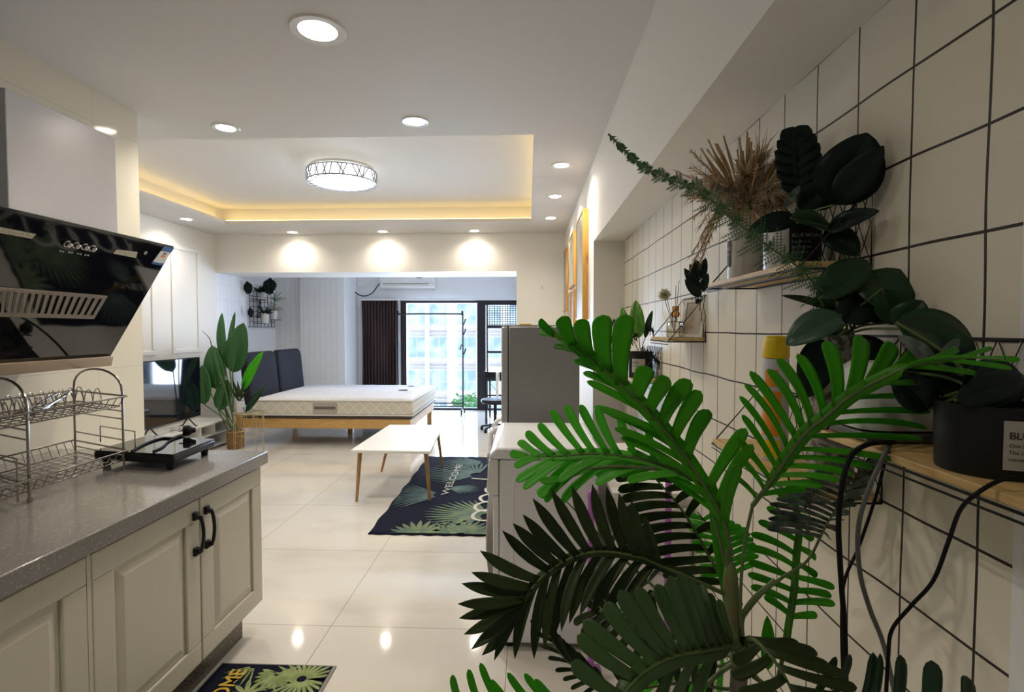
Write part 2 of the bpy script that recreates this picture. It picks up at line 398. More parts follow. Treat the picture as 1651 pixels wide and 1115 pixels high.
# wall mouldings on the left wall
def mould(n, y0, y1, z0, z1):
    w_ = .05; x0, x1 = -3.9, -3.888; mb = MB()
    mb.box(x0, x1, y0, y1, z1-w_, z1).box(x0, x1, y0, y1, z0, z0+w_).box(x0, x1, y0, y0+w_, z0+w_, z1-w_).box(x0, x1, y1-w_, y1, z0+w_, z1-w_)
    struct(mb.build('trim_%d' % n, MT['wall'], smooth=False, bevel=.008))
mould(1, 5.62, 6.12, 1.06, 2.27); mould(2, 4.1, 5.36, 1.06, 2.27)
mb = MB(); mb.box(-3.895, -3.88, YB+.01, 7.99, 0, .08); struct(mb.build('baseboard_left', MT['white_wall'], smooth=False))
mb = MB(); mb.box(.43, .45, 3.69, YB-.01, 0, .08); struct(mb.build('baseboard_right', MT['white_wall'], smooth=False))
# led strips lying in the cove
t = thing('led_strip', (rx0-.07, ry1, HC+.036), 'warm yellow light strip hidden in the recess around the raised ceiling', 'light strip')
for nm, bx in (('far', (rx0-.06, rx1+.06, ry1+.05, ry1+.065)), ('near', (rx0-.06, rx1+.06, ry0-.065, ry0-.05)), ('left', (rx0-.075, rx0-.06, ry0-.04, ry1+.04)), ('right', (rx1+.06, rx1+.075, ry0-.04, ry1+.04))):
    MB().box(*bx, HC+.036, HC+.048).build('strip', MT['led'], t)
# downlights
LAB = ['large bright round downlight in the kitchen ceiling nearest the camera', 'round downlight in the ceiling near the kitchen wall corner', 'round downlight in front of the recess, right of the crystal lamp',
 'round downlight beside the recess, nearest of the right-hand row', 'middle downlight of the row along the right wall', 'farthest downlight of the row along the right wall',
 'downlight over the beam wall, leftmost of three', 'downlight over the beam wall, middle of three', 'downlight over the beam wall, rightmost of three', 'small downlight near the left wall corner beyond the hood']
d0 = None
for i, (x, y) in enumerate(DOWN[:10]):
    if d0 is None:
        d0 = thing('downlight', (0, 0, 0), '', 'downlight')
        MB().lathe([(.062, -.004), (.086, -.006), (.090, -.001), (.090, 0), (.062, 0)], (0, 0, 0), 32, cap=False).build('trim_ring', MT['white'], d0)
        MB().lathe([(.0001, -.004), (.061, -.003), (.061, 0)], (0, 0, 0), 32).build('diffuser', MT['lamp_on'], d0)
        o = d0
    else: o = copy_tree(d0)
    o.location = (x, y, HC); tag(o, LAB[i], 'downlight', 'ceiling downlights')
    o.scale = (1.2, 1.2, 1) if i == 0 else (.85, .85, 1)
# crystal ceiling lamp
lc = Vector((-1.57, 4.43, HC+.19)); R0 = .283
t = thing('ceiling_lamp', lc, 'round crystal-patterned flush ceiling lamp glowing cool white in the recess', 'ceiling lamp')
MB().lathe([(.255, 0), (.262, -.02), (.24, -.022)], lc, 48, cap=False).lathe([(.0001, -.021), (.24, -.022)], lc, 48, cap=False).build('base_plate', MT['white'], t)
zt, zb = -.035, -.125
mb = MB(); mb.lathe([(.0001, zb-.004), (.20, zb-.004), (.262, zb+.004), (R0-.008, zb+.012), (R0-.008, zt), (.25, zt)], lc, 48, cap=False).build('diffuser', MT['lamp_cool'], t)
mb = MB()
for z in (zt, zb): mb.tube([lc+Vector((cos(2*pi*k/64)*R0, sin(2*pi*k/64)*R0, z)) for k in range(64)], .005, 6, closed=True)
random.seed(3)
for k in range(46):
    a = 2*pi*k/46; b2 = a+random.choice((-1, 1))*random.uniform(.08, .24)
    mb.tube([lc+Vector((cos(a+(b2-a)*j/3)*R0, sin(a+(b2-a)*j/3)*R0, zt+(zb-zt)*j/3)) for j in range(4)], .0042, 4)
    if k % 2: mb.tube([lc+Vector((cos(a)*R0, sin(a)*R0, zb)), lc+Vector((cos(a+.1)*(R0-.05), sin(a+.1)*(R0-.05), zb-.002))], .0032, 4)
mb.build('crystal_ring', mat('lamp_metal', (.22, .22, .25), .4, metal=.5), t)
# switch plate on the beam wall
p = at(874, 463, y=YB)
t = thing('wall_hook', p, 'tiny adhesive hook on the blank wall right of the bedroom opening', 'hook')
MB().box(p.x-.03, p.x+.03, YB-.004, YB-.001, p.z-.03, p.z+.03).build('plate', MT['white'], t, bevel=.003)
MB().tube([(p.x, YB-.004, p.z+.01), (p.x, YB-.016, p.z), (p.x, YB-.016, p.z-.018), (p.x, YB-.024, p.z-.014)], .0035, 6).build('peg', MT['chrome'], t)

# ================================================================ window wall
X0, X1, ZT = -2.10, -.155, 1.80
t = bpy.data.objects.new('window_1', None); C.objects.link(t); t.location = (X0, YW, 0); struct(t)
gx0, gx1 = at(655, 560, y=YW).x, at(769, 560, y=YW).x
mx1 = at(783, 560, y=YW).x
mb = MB()
for b4 in ((X0, gx0, 0, ZT), (gx0, gx1, 1.755, ZT), (gx0, gx1, 0, .03), (gx1, mx1, 0, ZT), (X1-.03, X1, 0, ZT), (mx1, X1-.03, 0, .03), (mx1, X1-.03, 1.72, ZT)):
    mb.box(b4[0], b4[1], YW+.02, YW+.10, b4[2], b4[3])
zz = [at(800, q, y=YW).z for q in (524, 529, 565, 569, 597, 614)]
dx = at(787, 500, y=YW).x
mb.box(dx-.03, dx, YW+.0, YW+.08, .03, 1.72)
for a_, b_ in ((zz[1], zz[0]), (zz[3], zz[2]), (zz[5], zz[4])): mb.box(dx, X1-.03, YW+.0, YW+.08, a_, b_)
mb.build('window_frame', MT['winframe'], t, smooth=False, bevel=.003)
MB().box(gx0, gx1, YW+.055, YW+.061, .03, 1.755).build('pane', MT['glass'], t, smooth=False)
MB().box(dx, X1-.03, YW+.035, YW+.041, .03, 1.72).build('pane', MT['glass'], t, smooth=False)
mb = MB(); z0, z1 = zz[0], 1.72
for k in range(11): x = dx+(X1-.03-dx)*(k+.5)/11; mb.box(x-.0045, x+.0045, YW+.012, YW+.016, z0, z1)
for k in range(9): z = z0+(z1-z0)*(k+.5)/9; mb.box(dx, X1-.03, YW+.016, YW+.02, z-.0045, z+.0045)
mb.build('insect_screen', MT['winframe'], t, smooth=False)
# curtain and rail
def curtain(name, x0, x1, y, z0, z1, n, amp, m, label):
    rows = []; N = n*8
    for j in range(9):
        z = z0+(z1-z0)*j/8; r = []
        for i in range(N+1):
            u = i/N; ph = u*n*2*pi
            r.append((x0+(x1-x0)*u+.012*sin(ph*2+j*.3), y+amp*sin(ph+.5*sin(u*9))*(1-.35*j/8), z))
        rows.append(r)
    tag(MB().grid(rows).build(name, m, solid=.003), label, 'curtain')
curtain('curtain', at(582, 500, y=8.45).x, at(640, 500, y=8.45).x, 8.47, .03, 1.79, 12, .045, MT['curtain'], 'dark aubergine curtain gathered at the left of the tall window')
a_ = at(582, 484, y=8.46); b_ = at(832, 484, y=8.46)
mb = MB(); mb.box(a_.x, -.16, 8.44, 8.49, 1.795, 1.822); tag(mb.build('curtain_rail', MT['white'], bevel=.004), 'white aluminium curtain rail along the top of the window', 'curtain rail')
# air conditioner
ax0, ax1 = at(612, 450, y=8.38).x, at(700, 450, y=8.38).x; zb_ = at(660, 461, y=8.38).z-.035
t = thing('air_conditioner', ((ax0+ax1)/2, YW, zb_), 'white split air conditioner on the wall above the window', 'air conditioner')
pr = [(YW-.001, zb_+.27), (8.42, zb_+.27), (8.385, zb_+.24), (8.375, zb_+.08), (8.42, zb_+.01), (YW-.001, zb_)]
MB().poly([(ax0, a, b) for a, b in pr], (ax1-ax0, 0, 0)).build('casing', MT['white'], t, bevel=.012)
MB().box(ax0+.06, ax1-.10, 8.372, 8.40, zb_+.03, zb_+.055, rot=Matrix.Rotation(.6, 3, 'X')).build('louvre', MT['wmatt'], t, bevel=.003)
MB().box(ax0+.04, ax1-.08, 8.370, 8.384, zb_+.075, zb_+.081).build('outlet_gap', MT['ink'], t)
MB().tube([(ax1-.32+.16*k/8, 8.373, zb_+.20-.035*sin(pi*k/8)) for k in range(9)], .006, 6).build('badge', MT['ink'], t)
pts = cat([at(567, 452, y=8.50), at(569, 465, y=8.46), at(577, 474, y=8.46), at(588, 477, y=8.46), at(600, 472, y=8.46), at(608, 462, y=8.46), at(614, 455, y=8.5)])
MB().tube(pts, .009, 6).build('power_cord', MT['cable'], t)
p = at(568, 453, y=8.52); MB().box(p.x-.03, p.x+.03, 8.50, YW-.001, p.z-.04, p.z+.04).build('plug', MT['cable'], t, bevel=.006)
pts = [Vector((v.x, 8.5, v.z)) for v in (at(570, 464, y=8.5), at(585, 458, y=8.5), at(600, 455, y=8.5), at(616, 456, y=8.5))]
MB().tube(cat(pts), .011, 8).build('drain_hose', MT['wmatt'], t)
# ================================================================ outside
YO = 45.0
t = thing('apartment_building', (0, YO, -6), 'pale apartment block with rows of windows across the street', 'building')
mb = MB(); mb.box(-30, 26, YO, YO+8, -18, 32)
pitch = at(700, 543, y=YO).z-at(700, 596, y=YO).z
zrow = at(700, 575, y=YO).z
cols = [(659, 687), (694, 722), (738, 768), (782, 808), (820, 846), (612, 640), (575, 603), (865, 893), (905, 935)]
MT['bld'] = mat('facade_render', (.84, .83, .82), .8); MT['bld2'] = mat('facade_glass', (.30, .42, .52), .2, noise=(.9, (.55, .66, .70), .4, .6)); MT['bld3'] = mat('facade_band', (.66, .60, .60), .8)
for c0, c1 in cols:
    xa, xb = at(c0, 560, y=YO).x, at(c1, 560, y=YO).x; mb.box((xb), (xb)+.35, YO-.5, YO, -18, 32)
mb.build('wall', MT['bld'], t, smooth=False)
for r_ in range(-2, 4):
    for c0, c1 in cols:
        xa, xb = at(c0, 560, y=YO).x, at(c1, 560, y=YO).x; z0 = zrow+r_*pitch; h = pitch*.60
        w_ = MB(); w_.box(xa-.06, xb+.06, YO-.14, YO-.02, z0-.06, z0+h+.06)
        w_ = w_.build('window', MT['bld'], t, smooth=False)
        q = MB(); xm = (xa+xb)/2; q.box(xa, xm-.03, YO-.17, YO-.145, z0, z0+h).box(xm+.03, xb, YO-.17, YO-.145, z0, z0+h*.42).box(xm+.03, xb, YO-.17, YO-.145, z0+h*.46, z0+h)
        q.build('pane', MT['bld2'], w_, smooth=False)
    mb = MB()
    for c0, c1 in cols:
        xa, xb = at(c0, 560, y=YO).x, at(c1, 560, y=YO).x; z0 = zrow+r_*pitch
        mb.box(xa, xb, YO-.30, YO-.01, z0-.55, z0-.45); mb.box(xa, xb, YO-.3, YO-.01, z0-.85, z0-.78)
        for k in range(9): x = xa+(xb-xa)*(k+.5)/9; mb.box(x-.03, x+.03, YO-.34, YO-.01, z0-.45, z0-.38)
    mb.build('band', MT['bld3'], t, smooth=False)
struct(MB().box(-60, 60, 9.5, 60, -8.5, -8.2).build('ground_outside', mat('paving', (.5, .5, .48), .9), smooth=False))
p = at(757, 668, y=30)
t = thing('street_tree', (p.x, 30, -8.2), 'leafy green tree outside the window at lower right', 'tree')
MB().tube([(p.x, 30, -8.2), (p.x+.1, 30, p.z-.6)], [.16, .1], 8).build('trunk', MT['trunk'], t)
random.seed(5); mb = MB()
for k in range(700):
    v = Vector((random.gauss(0, 1), random.gauss(0, 1), random.gauss(0, 1))).normalized()*random.uniform(.5, 1)**.5
    q = Vector((p.x, 30, p.z))+Vector((v.x*1.3, v.y*1.3, v.z*1.25)); d = Vector((random.uniform(-1, 1), random.uniform(-1, 1), random.uniform(-1, .4))).normalized()
    mb.leaf(q, q+d*.3, .16, v, shape='ovate', n=3)
mb.build('foliage', mat('tree_leaf', (.10, .26, .10), .6, transl=.3), t)
# ================================================================ kitchen
# counter cabinets: each door is a part of its cabinet
XF = -1.17; ZC = .80
t = thing('kitchen_base_cabinet', (-1.65, 1.6, 0), 'cream shaker base cabinet with two black arched handles under the grey worktop', 'cabinet')
def cab_door(y0, y1, par, handle=None):
    f = MB(); z0, z1 = .143, .735; x = XF; s_ = .075
    f.box(x-.02, x, y0, y1, z0, z0+s_).box(x-.02, x, y0, y1, z1-s_, z1).box(x-.02, x, y0, y0+s_, z0+s_, z1-s_).box(x-.02, x, y1-s_, y1, z0+s_, z1-s_)
    f.box(x-.02, x-.009, y0+s_, y1-s_, z0+s_, z1-s_)
    a, b, c, d = y0+s_+.012, y1-s_-.012, z0+s_+.012, z1-s_-.012; e = .026
    q = [(x-.009, a, c), (x-.009, b, c), (x-.009, b, d), (x-.009, a, d)]; r = [(x-.001, a+e, c+e), (x-.001, b-e, c+e), (x-.001, b-e, d-e), (x-.001, a+e, d-e)]
    f.grid([q+[q[0]], r+[r[0]]]); vs = [f.b.verts.new(v) for v in r]; f.b.faces.new(vs)
    o = f.build('door', MT['cab'], par, smooth=False, bevel=.004)
    if handle is not None:
        y = handle; hz0, hz1 = .555, .685
        pts = [(x, y, hz1), (x+.022, y, hz1-.006), (x+.030, y, hz1-.03), (x+.033, y, (hz0+hz1)/2), (x+.030, y, hz0+.03), (x+.022, y, hz0+.006), (x, y, hz0)]
        h = MB(); h.tube(cat([Vector(p) for p in pts], 4), [.010 if (k < 5 or k > 19) else .0065 for k in range(25)], 8)
        h.box(x-.001, x+.012, y-.011, y+.011, hz1-.016, hz1+.012).box(x-.001, x+.012, y-.011, y+.011, hz0-.012, hz0+.016)
        h.build('handle', MT['black'], o, bevel=.002)
sy = at(322, 813, x=XF).y; sy2 = at(145, 892, x=XF).y; ye = 2.245
MB().box(-2.10, XF-.022, -.3, ye-.002, .14, .745).build('carcass', MT['cab'], t, smooth=False)
cab_door(sy+.003, ye, t, sy+.032); cab_door(sy2+.004, sy-.003, t, sy-.032); cab_door(sy2-(sy-sy2), sy2-.012, t); cab_door(sy2-2*(sy-sy2)-.02, sy2-(sy-sy2)-.006, t)
MB().box(-2.10, -1.24, -.3, 2.20, 0, .139).build('plinth', MT['granite'], t, smooth=False)
MB().box(-2.10, XF+.0, sy2-.012, sy2+.001, .145, .74).build('filler_strip', MT['cab'], t, smooth=False)
o = MB().box(-2.108, -1.15, -.3, 2.272, .746, ZC).build('worktop', MT['quartz'], bevel=.004)
tag(o, 'speckled grey quartz worktop on the cream kitchen cabinet', 'worktop')
# induction cooktop
q = [at(150, 727, z=.862), at(280, 734, z=.862), at(347, 708, z=.862), at(240, 702, z=.862)]
c_ = sum(q, Vector())/4
t = thing('induction_cooktop', (c_.x, c_.y, ZC), 'black portable induction cooktop lying on the end of the grey worktop', 'cooktop')
d = Vector((0, 0, -.030))
mb = MB(); mb.poly([v*1 for v in q], d); mb.build('body', MT['black'], t, bevel=.008)
MB().poly([c_+(v-c_)*.985+Vector((0, 0, .0004)) for v in q], (0, 0, .003)).build('glass_top', MT['bglass'], t, bevel=.001)
MB().poly([c_+(v-c_)*.82+Vector((0, 0, -.0301)) for v in q], (0, 0, -.010)).build('underside', MT['black'], t)
for v in q:
    p = c_+(v-c_)*.8; MB().lathe([(.012, ZC-.0), (.017, .834)], (p.x, p.y, 0), 12).build('foot', MT['black'], t)
zt_ = .869
pts = cat([at(*p_, z=zt_) for p_ in [(212, 727), (228, 718), (244, 711), (262, 706), (280, 706), (292, 703), (301, 700)]])
o = MB().tube(pts, .0042, 8).build('cord', MT['cable'], t)
pts = cat([at(*p_, z=zt_) for p_ in [(247, 727), (262, 720), (272, 711), (286, 705), (300, 701)]])
MB().tube(pts, .0036, 8).build('cord', MT['cable'], t)
p = at(303, 702, z=.87)
mb = MB(); R3 = Matrix.Rotation(.5, 3, 'Z')
mb.lathe([(.021, -.018), (.023, -.012), (.023, .006), (.014, .016), (.010, .03)], (0, 0, 0), 20, 'x')
for v in mb.b.verts: v.co = R3 @ v.co + Vector((p.x, p.y, p.z+.0225))
pl = mb.build('plug', MT['cable'], t)
mb = MB()
for s_ in (-.008, .008): mb.box(.0, .0, 0, 0, 0, 0) if False else mb.box(-.034, -.018, s_-.003, s_+.003, -.001, .001)
for v in mb.b.verts: v.co = R3 @ v.co + Vector((p.x, p.y, p.z+.0225))
mb.build('prongs', MT['chrome'], pl)

# ---- dish rack
F1 = Vector((-1.545, 1.556, ZC)); F2 = Vector((-1.544, 1.937, ZC)); BK = Vector((-.325, .15, 0))
t = thing('dish_rack', F1+BK*.5, 'two-tier chrome wire dish rack on the grey worktop below the range hood', 'dish rack')
al = (F2-F1)
def fr(p0):
    z = Vector((0, 0, 1)); up = .295
    pts = [p0, p0+z*up] + [p0+BK*(.5-.5*cos(pi*k/12))+z*(up+.085*sin(pi*k/12)**.8) for k in range(1, 12)] + [p0+BK+z*up, p0+BK]
    return pts
for nm, p0 in (('near', F1), ('far', F2)):
    f = MB(); f.tube(fr(p0), .0042, 8)
    for h in (.195, .225, .115): f.tube([p0+Vector((0, 0, h)), p0+BK+Vector((0, 0, h))], .0028, 6)
    f.tube([p0+Vector((0, 0, .055)), p0+BK+Vector((0, 0, .055))], .0028, 6)
    for b_ in (p0, p0+BK): f.lathe([(.007, 0), (.007, .014)], b_, 10)
    f.build('end_frame', MT['chrome'], t)
def tray(z, flare, nm, n=13):
    f = MB(); o0 = F1-al*.55; L = al*1.54
    def P(u, v, dz): return o0+L*u+BK*v+Vector((0, 0, z+dz-ZC))
    f.tube([P(0, -.10, flare), P(1, -.10, flare), P(1, 1.02, flare), P(0, 1.02, flare)], .0034, 6, closed=True)
    f.tube([P(.01, .02, 0), P(.99, .02, 0), P(.99, .92, 0), P(.01, .92, 0)], .0026, 6, closed=True)
    for k in range(n):
        u = .02+.96*k/(n-1); f.tube([P(u, -.10, flare), P(u, .02, 0), P(u, .92, 0), P(u, 1.02, flare)], .0016, 5)
    for k in range(6): v = .15+.13*k; f.tube([P(0, -.1+.1, 0)+BK*(v), P(1, 0, 0)+BK*v], .0016, 5)
    f.build(nm, MT['chrome'], t); return P
P = tray(ZC+.035, .045, 'lower_tray', 17)
P2 = tray(ZC+.245, .04, 'upper_tray', 17)
for v in (.42, .80):
    f = MB()
    for k in range(14):
        u = .03+k*.07; f.tube([P2(u+.035*(1-cos(pi*j/8)), v, .062*sin(pi*j/8)) for j in range(9)], .0018, 5)
    f.build('plate_divider', MT['chrome'], t)
f = MB(); a_ = F2+Vector((0, 0, .02)); o_ = al*.12
f.tube([a_+o_-BK*.05+Vector((0, 0, .055)), a_+o_-BK*.05+Vector((0, 0, .12)), a_+o_+BK*.65+Vector((0, 0, .12)), a_+o_+BK*.65+Vector((0, 0, .055))], .0026, 6); f.build('cup_holder', MT['chrome'], t)
f = MB(); a_ = F1+Vector((0, 0, .02))
f.tube([a_-o_*1.0-BK*.05+Vector((0, 0, .0)), a_-o_-BK*.05+Vector((0, 0, .13)), a_-o_+BK*.65+Vector((0, 0, .13)), a_-o_+BK*.65], .0026, 6); f.build('cup_holder', MT['chrome'], t)
# cutlery on the upper tray
steel2 = mat('cutlery_steel', (.42, .39, .36), .25, metal=1)
def cutlery(name, u0, v0, u1, v1, kind, label):
    a = P2(u0, v0, .012); b = P2(u1, v1, .055); d_ = (b-a).normalized(); L = (b-a).length; m = MB()
    m.leaf(a, a+d_*L*.25, .026, (0, 0, 1), fold=.25, shape='ovate', n=8) if kind != 'knife' else m.leaf(a, a+d_*L*.5, .016, (1, 0, .3), shape='blade', fold=0, n=6)
    m.tube([a+d_*L*.22, a+d_*L*.5, b], [.0022, .0035, .0045], 6)
    tag(m.build(name, steel2, solid=.0012), label, 'cutlery', 'cutlery on the upper rack tray')
cutlery('spoon', .36, .28, .74, .60, 'spoon', 'steel spoon with its bowl nearest the front post of the rack')
cutlery('serving_spoon', .44, .20, .80, .52, 'spoon', 'steel serving spoon lying along the upper rack tray')
cutlery('table_knife', .52, .32, .84, .62, 'knife', 'steel knife lying against the spoons on the upper rack tray')

# ---- range hood (leaning glass front)
p0 = Vector((-1.5, 0, 1.686)); dn = Vector((-.3, 0, -.481)); nH = Vector((.481, 0, -.3)).normalized()
y0, y1 = 1.22, 2.186
t = thing('range_hood', (-2.11, 1.75, 1.19), 'black glass slanted range hood with pale duct cover on the kitchen wall', 'range hood')
mb = MB(); mb.poly([(-2.10, y0+.04, 1.66), (-1.56, y0+.04, 1.66), (-1.85, y0+.04, 1.215), (-2.10, y0+.04, 1.215)], (0, y1-y0-.08, 0)); mb.build('body', MT['black'], t)
mb = MB(); a = [Vector((-1.5, y0, 1.686)), Vector((-1.5, y1, 1.686)), Vector((-1.8, y1, 1.205)), Vector((-1.8, y0, 1.205))]
mb.poly([v-nH*.008 for v in a], nH*.008); mb.build('glass_panel', MT['bglass'], t, smooth=False, bevel=.001)
mb = MB(); mb.poly([(-1.84, y0, 1.222), (-1.775, y0, 1.222), (-1.785, y0, 1.180), (-1.84, y0, 1.186)], (0, y1-y0, 0)); mb.build('drip_tray', MT['steel'], t, bevel=.003)
def hp(px, py, off=.002): return at_plane(px, py, p0+nH*off, nH)
for i, (px, py) in enumerate(((107, 392), (121, 394), (135, 396.5), (147, 399))):
    c = hp(px, py); mb = MB(); mb.lathe([(.0125, 0), (.0125, .004), (.009, .005), (.009, .014), (.004, .016), (.0001, .016)], (0, 0, 0), 20)
    rq = Vector((0, 0, 1)).rotation_difference(nH)
    for v in mb.b.verts: v.co = rq @ v.co + c
    mb.build('knob', MT['chrome'], t)
    mb = MB(); fn = lambda x, y, c=c: c+Vector((0, 1, 0))*(x)+dn.normalized()*(.034-y)+nH*.0006
    for k in range(2): mb.b.faces.new([mb.b.verts.new(fn(-.010+k*.011+dx_, dy_)) for dx_, dy_ in ((0, 0), (.008, 0), (.008, .006), (0, .006))])
    mb.build('knob_marking', MT['inkw'], t, smooth=False)
hl = mat('hood_lamp', (.42, .40, .30), .35, noise=(160, (.62, .58, .42), .45, .6))
for qd in (((-36, 358), (0, 366), (57, 377), (50, 384), (-36, 368)), ((187, 402), (221, 406), (218, 415), (182, 408))):
    mb = MB(); mb.poly([hp(*v, off=0) for v in qd], nH*.003); mb.build('hood_light', hl, t, smooth=False)
grd = ((-60, 457), (172, 476), (150, 513), (-60, 508))
gm = mat('grille_metal', (.26, .22, .18), .4, metal=.9)
mb = MB(); mb.poly([hp(*v, off=0) for v in grd], nH*.006); gr = mb.build('grille', gm, t, smooth=False, bevel=.002)
mb = MB(); n = 20
for k in range(n):
    u = (k+.5)/n; A = hp(-60+(172+60)*u, 457+19*u, .0065); B = hp(-60+210*u, 508+5*u, .0065); s_ = Vector((0, .0045, 0))
    p_, q_ = A.lerp(B, .16), A.lerp(B, .86); mb.poly([p_-s_, p_+s_, q_+s_, q_-s_], nH*.0008)
mb.build('slots', MT['bglass'], gr, smooth=False)
c = hp(234, 407); mb = MB(); mb.lathe([(.008, 0), (.008, .003)], (0, 0, 0), 14)
for v in mb.b.verts: v.co = rq @ v.co + c
mb.build('sensor', MT['chrome'], t)
L4 = [hp(265, 396.5), hp(281, 399.5), hp(261, 428), hp(244, 425)]
def LQ(u, v, o=0): return L4[0].lerp(L4[1], u).lerp(L4[3].lerp(L4[2], u), v)+nH*o
lb = MB().poly([LQ(0, 0), LQ(1, 0), LQ(1, 1), LQ(0, 1)], nH*.0004).build('energy_label', MT['white'], t, smooth=False)
MB().poly([LQ(0, 0, .0005), LQ(1, 0, .0005), LQ(1, .27, .0005), LQ(0, .27, .0005)], nH*.0002).poly([LQ(0, .88, .0005), LQ(1, .88, .0005), LQ(1, 1, .0005), LQ(0, 1, .0005)], nH*.0002).build('label_band', MT['blue'], lb, smooth=False)
MB().poly([LQ(.35, .45, .0005), LQ(.62, .45, .0005), LQ(.75, .58, .0005), LQ(.3, .58, .0005)], nH*.0002).build('label_bar', MT['orange'], lb, smooth=False)
MB().poly([LQ(.4, .33, .0005), LQ(.6, .33, .0005), LQ(.64, .42, .0005), LQ(.4, .42, .0005)], nH*.0002).build('label_arrow', MT['ink'], lb, smooth=False)
MT['duct'] = mat('duct_cover_steel', (.60, .61, .66), .22, metal=.25)
MB().box(-2.105, -1.65, 1.62, 2.068, 1.655, 2.10).build('duct_cover', MT['duct'], t, smooth=False, bevel=.003)
mb = MB(); cx_, cy_ = -1.83, 1.66
mb.tube(cat([(cx_, cy_, 2.09), (cx_, cy_, 2.18), (cx_, cy_-.02, 2.27), (cx_, cy_-.09, 2.36), (cx_, cy_-.2, 2.40), (cx_, cy_-.4, 2.41)]), .083, 32)
mb.lathe([(.089, 2.10), (.089, 2.15), (.084, 2.152)], (cx_, cy_, 0), 32); mb.build('duct_pipe', MT['white'], t)

# ================================================================ floor mats
def rug_leaf(mb, c, R, a0, a1, n, z, wd, gap=0.12):
    wd *= .62; n = int(n*1.15)
    for k in range(n):
        a = a0+(a1-a0)*k/(n-1); r = R*(1-.25*abs(2*k/(n-1)-1))
        d_ = Vector((cos(a), sin(a), 0)); b = Vector((c[0], c[1], z+.0002*(k % 3)))+d_*R*gap
        mb.leaf(b, Vector((c[0], c[1], z+.0002*(k % 3)))+d_*r, wd, (0, 0, 1), fold=0, n=6)
# kitchen mat
mx0, mx1_, my1 = -1.30, -.757, 2.015
t = thing('kitchen_mat', (-1.0, 1.6, 0), 'black leaf-print kitchen mat with yellow letters beside the cabinet plinth', 'floor mat')
MB().box(mx0+.08, mx1_, 1.15, my1, .0, .006).build('hem', MT['hem'], t)
MB().box(mx0+.085, mx1_-.012, 1.16, my1-.006, .006, .0068).build('field', MT['rug'], t)
mb = MB(); rug_leaf(mb, (-.86, 1.93), .15, 0, 2*pi, 22, .0072, .022); rug_leaf(mb, (-.965, 1.955), .10, pi*.9, 2.2*pi, 13, .0076, .030); rug_leaf(mb, (-1.08, 2.0), .14, 1.15*pi, 1.6*pi, 6, .0072, .012)
rug_leaf(mb, (-1.03, 1.84), .09, 0, pi, 6, .0072, .03)
for v in mb.b.verts: v.co.x = min(v.co.x, mx1_-.014); v.co.y = min(v.co.y, my1-.008)
mb.build('leaf_print', MT['matg'], t)
mb = MB(); add_text(mb, 'WELCOME', .085, lambda x, y: Vector((-1.095-y, 1.585+x*.95, .0085)), bold=True); mb.build('lettering', MT['yel'], t, smooth=False)
# living room rug
t = thing('area_rug', (-.6, 4.35, 0), 'dark navy tropical leaf rug with white script under the coffee table', 'rug')
mb = MB(); rows = []
for j in range(41):
    y = 3.345+(5.42-3.345)*j/40
    rows.append([(-1.04+.006*sin(j*.9)+(.875)*i/30, y+.006*sin(i*1.7+.4)*(1 if j in (0, 40) else 0), .005+.0015*sin(i*.8+j*.5)) for i in range(31)])
mb.grid(rows); mb.build('field', MT['rug'], t, solid=.006)
mb = MB(); z = .0112
rug_leaf(mb, at(742, 862, z=z)[:2], .30, 0, pi, 15, z, .05); rug_leaf(mb, at(672, 862, z=z)[:2], .27, .1, pi*.95, 11, z, .055)
rug_leaf(mb, at(788, 832, z=z)[:2], .50, pi*.62, 1.22*pi, 14, z, .042)
for v in mb.b.verts: v.co.y = max(v.co.y, 3.36); v.co.x = min(v.co.x, -.18)
mb.build('leaf_print', MT['rugg'], t)
mb = MB(); rug_leaf(mb, at(712, 797, z=z)[:2], .55, pi*.78, 1.28*pi, 13, z, .034); rug_leaf(mb, at(770, 765, z=z)[:2], .55, pi*.45, 1.25*pi, 17, z, .040); rug_leaf(mb, at(783, 745, z=z)[:2], .45, pi*.8, 1.25*pi, 10, z, .036)
rug_leaf(mb, at(722, 785, z=z)[:2], .3, -.9, .3, 7, z, .03)
for v in mb.b.verts: v.co.y = min(v.co.y, 5.40); v.co.x = max(-1.028, min(v.co.x, -.18))
mb.build('leaf_print', MT['rugb'], t)
a = at(722, 800, z=0)
mb = MB(); add_text(mb, 'WELCOME', .085, lambda x, y: Vector((a.x-y*1.0, a.y+x*2.3, .0128)))
mb.build('small_lettering', MT['rugw'], t, smooth=False)
mb = MB(); pts = [(.05, 3.62), (-.10, 3.60), (-.17, 3.66), (-.14, 3.78), (0, 3.84), (.02, 3.80), (-.14, 3.80), (-.17, 3.92), (-.06, 4.02), (.02, 3.98), (-.12, 4.0), (-.15, 4.12), (-.04, 4.22), (.02, 4.18), (-.1, 4.22), (-.12, 4.34), (0, 4.42), (.02, 4.38), (-.08, 4.42), (-.1, 4.52), (.0, 4.62)]
mb.tube(cat([((x_-.22)*1.0, y_, .0125) for x_, y_ in pts], 5), .015, 6)
mb.tube(cat([(-.50, 4.62, .0125), (-.3, 4.58, .0125), (-.1, 4.56, .0125)], 4), .014, 6)
for v in mb.b.verts: v.co.z = .0125+(v.co.z-.0125)*.06; v.co.x = min(v.co.x, -.18)
mb.build('script_lettering', MT['rugw'], t)

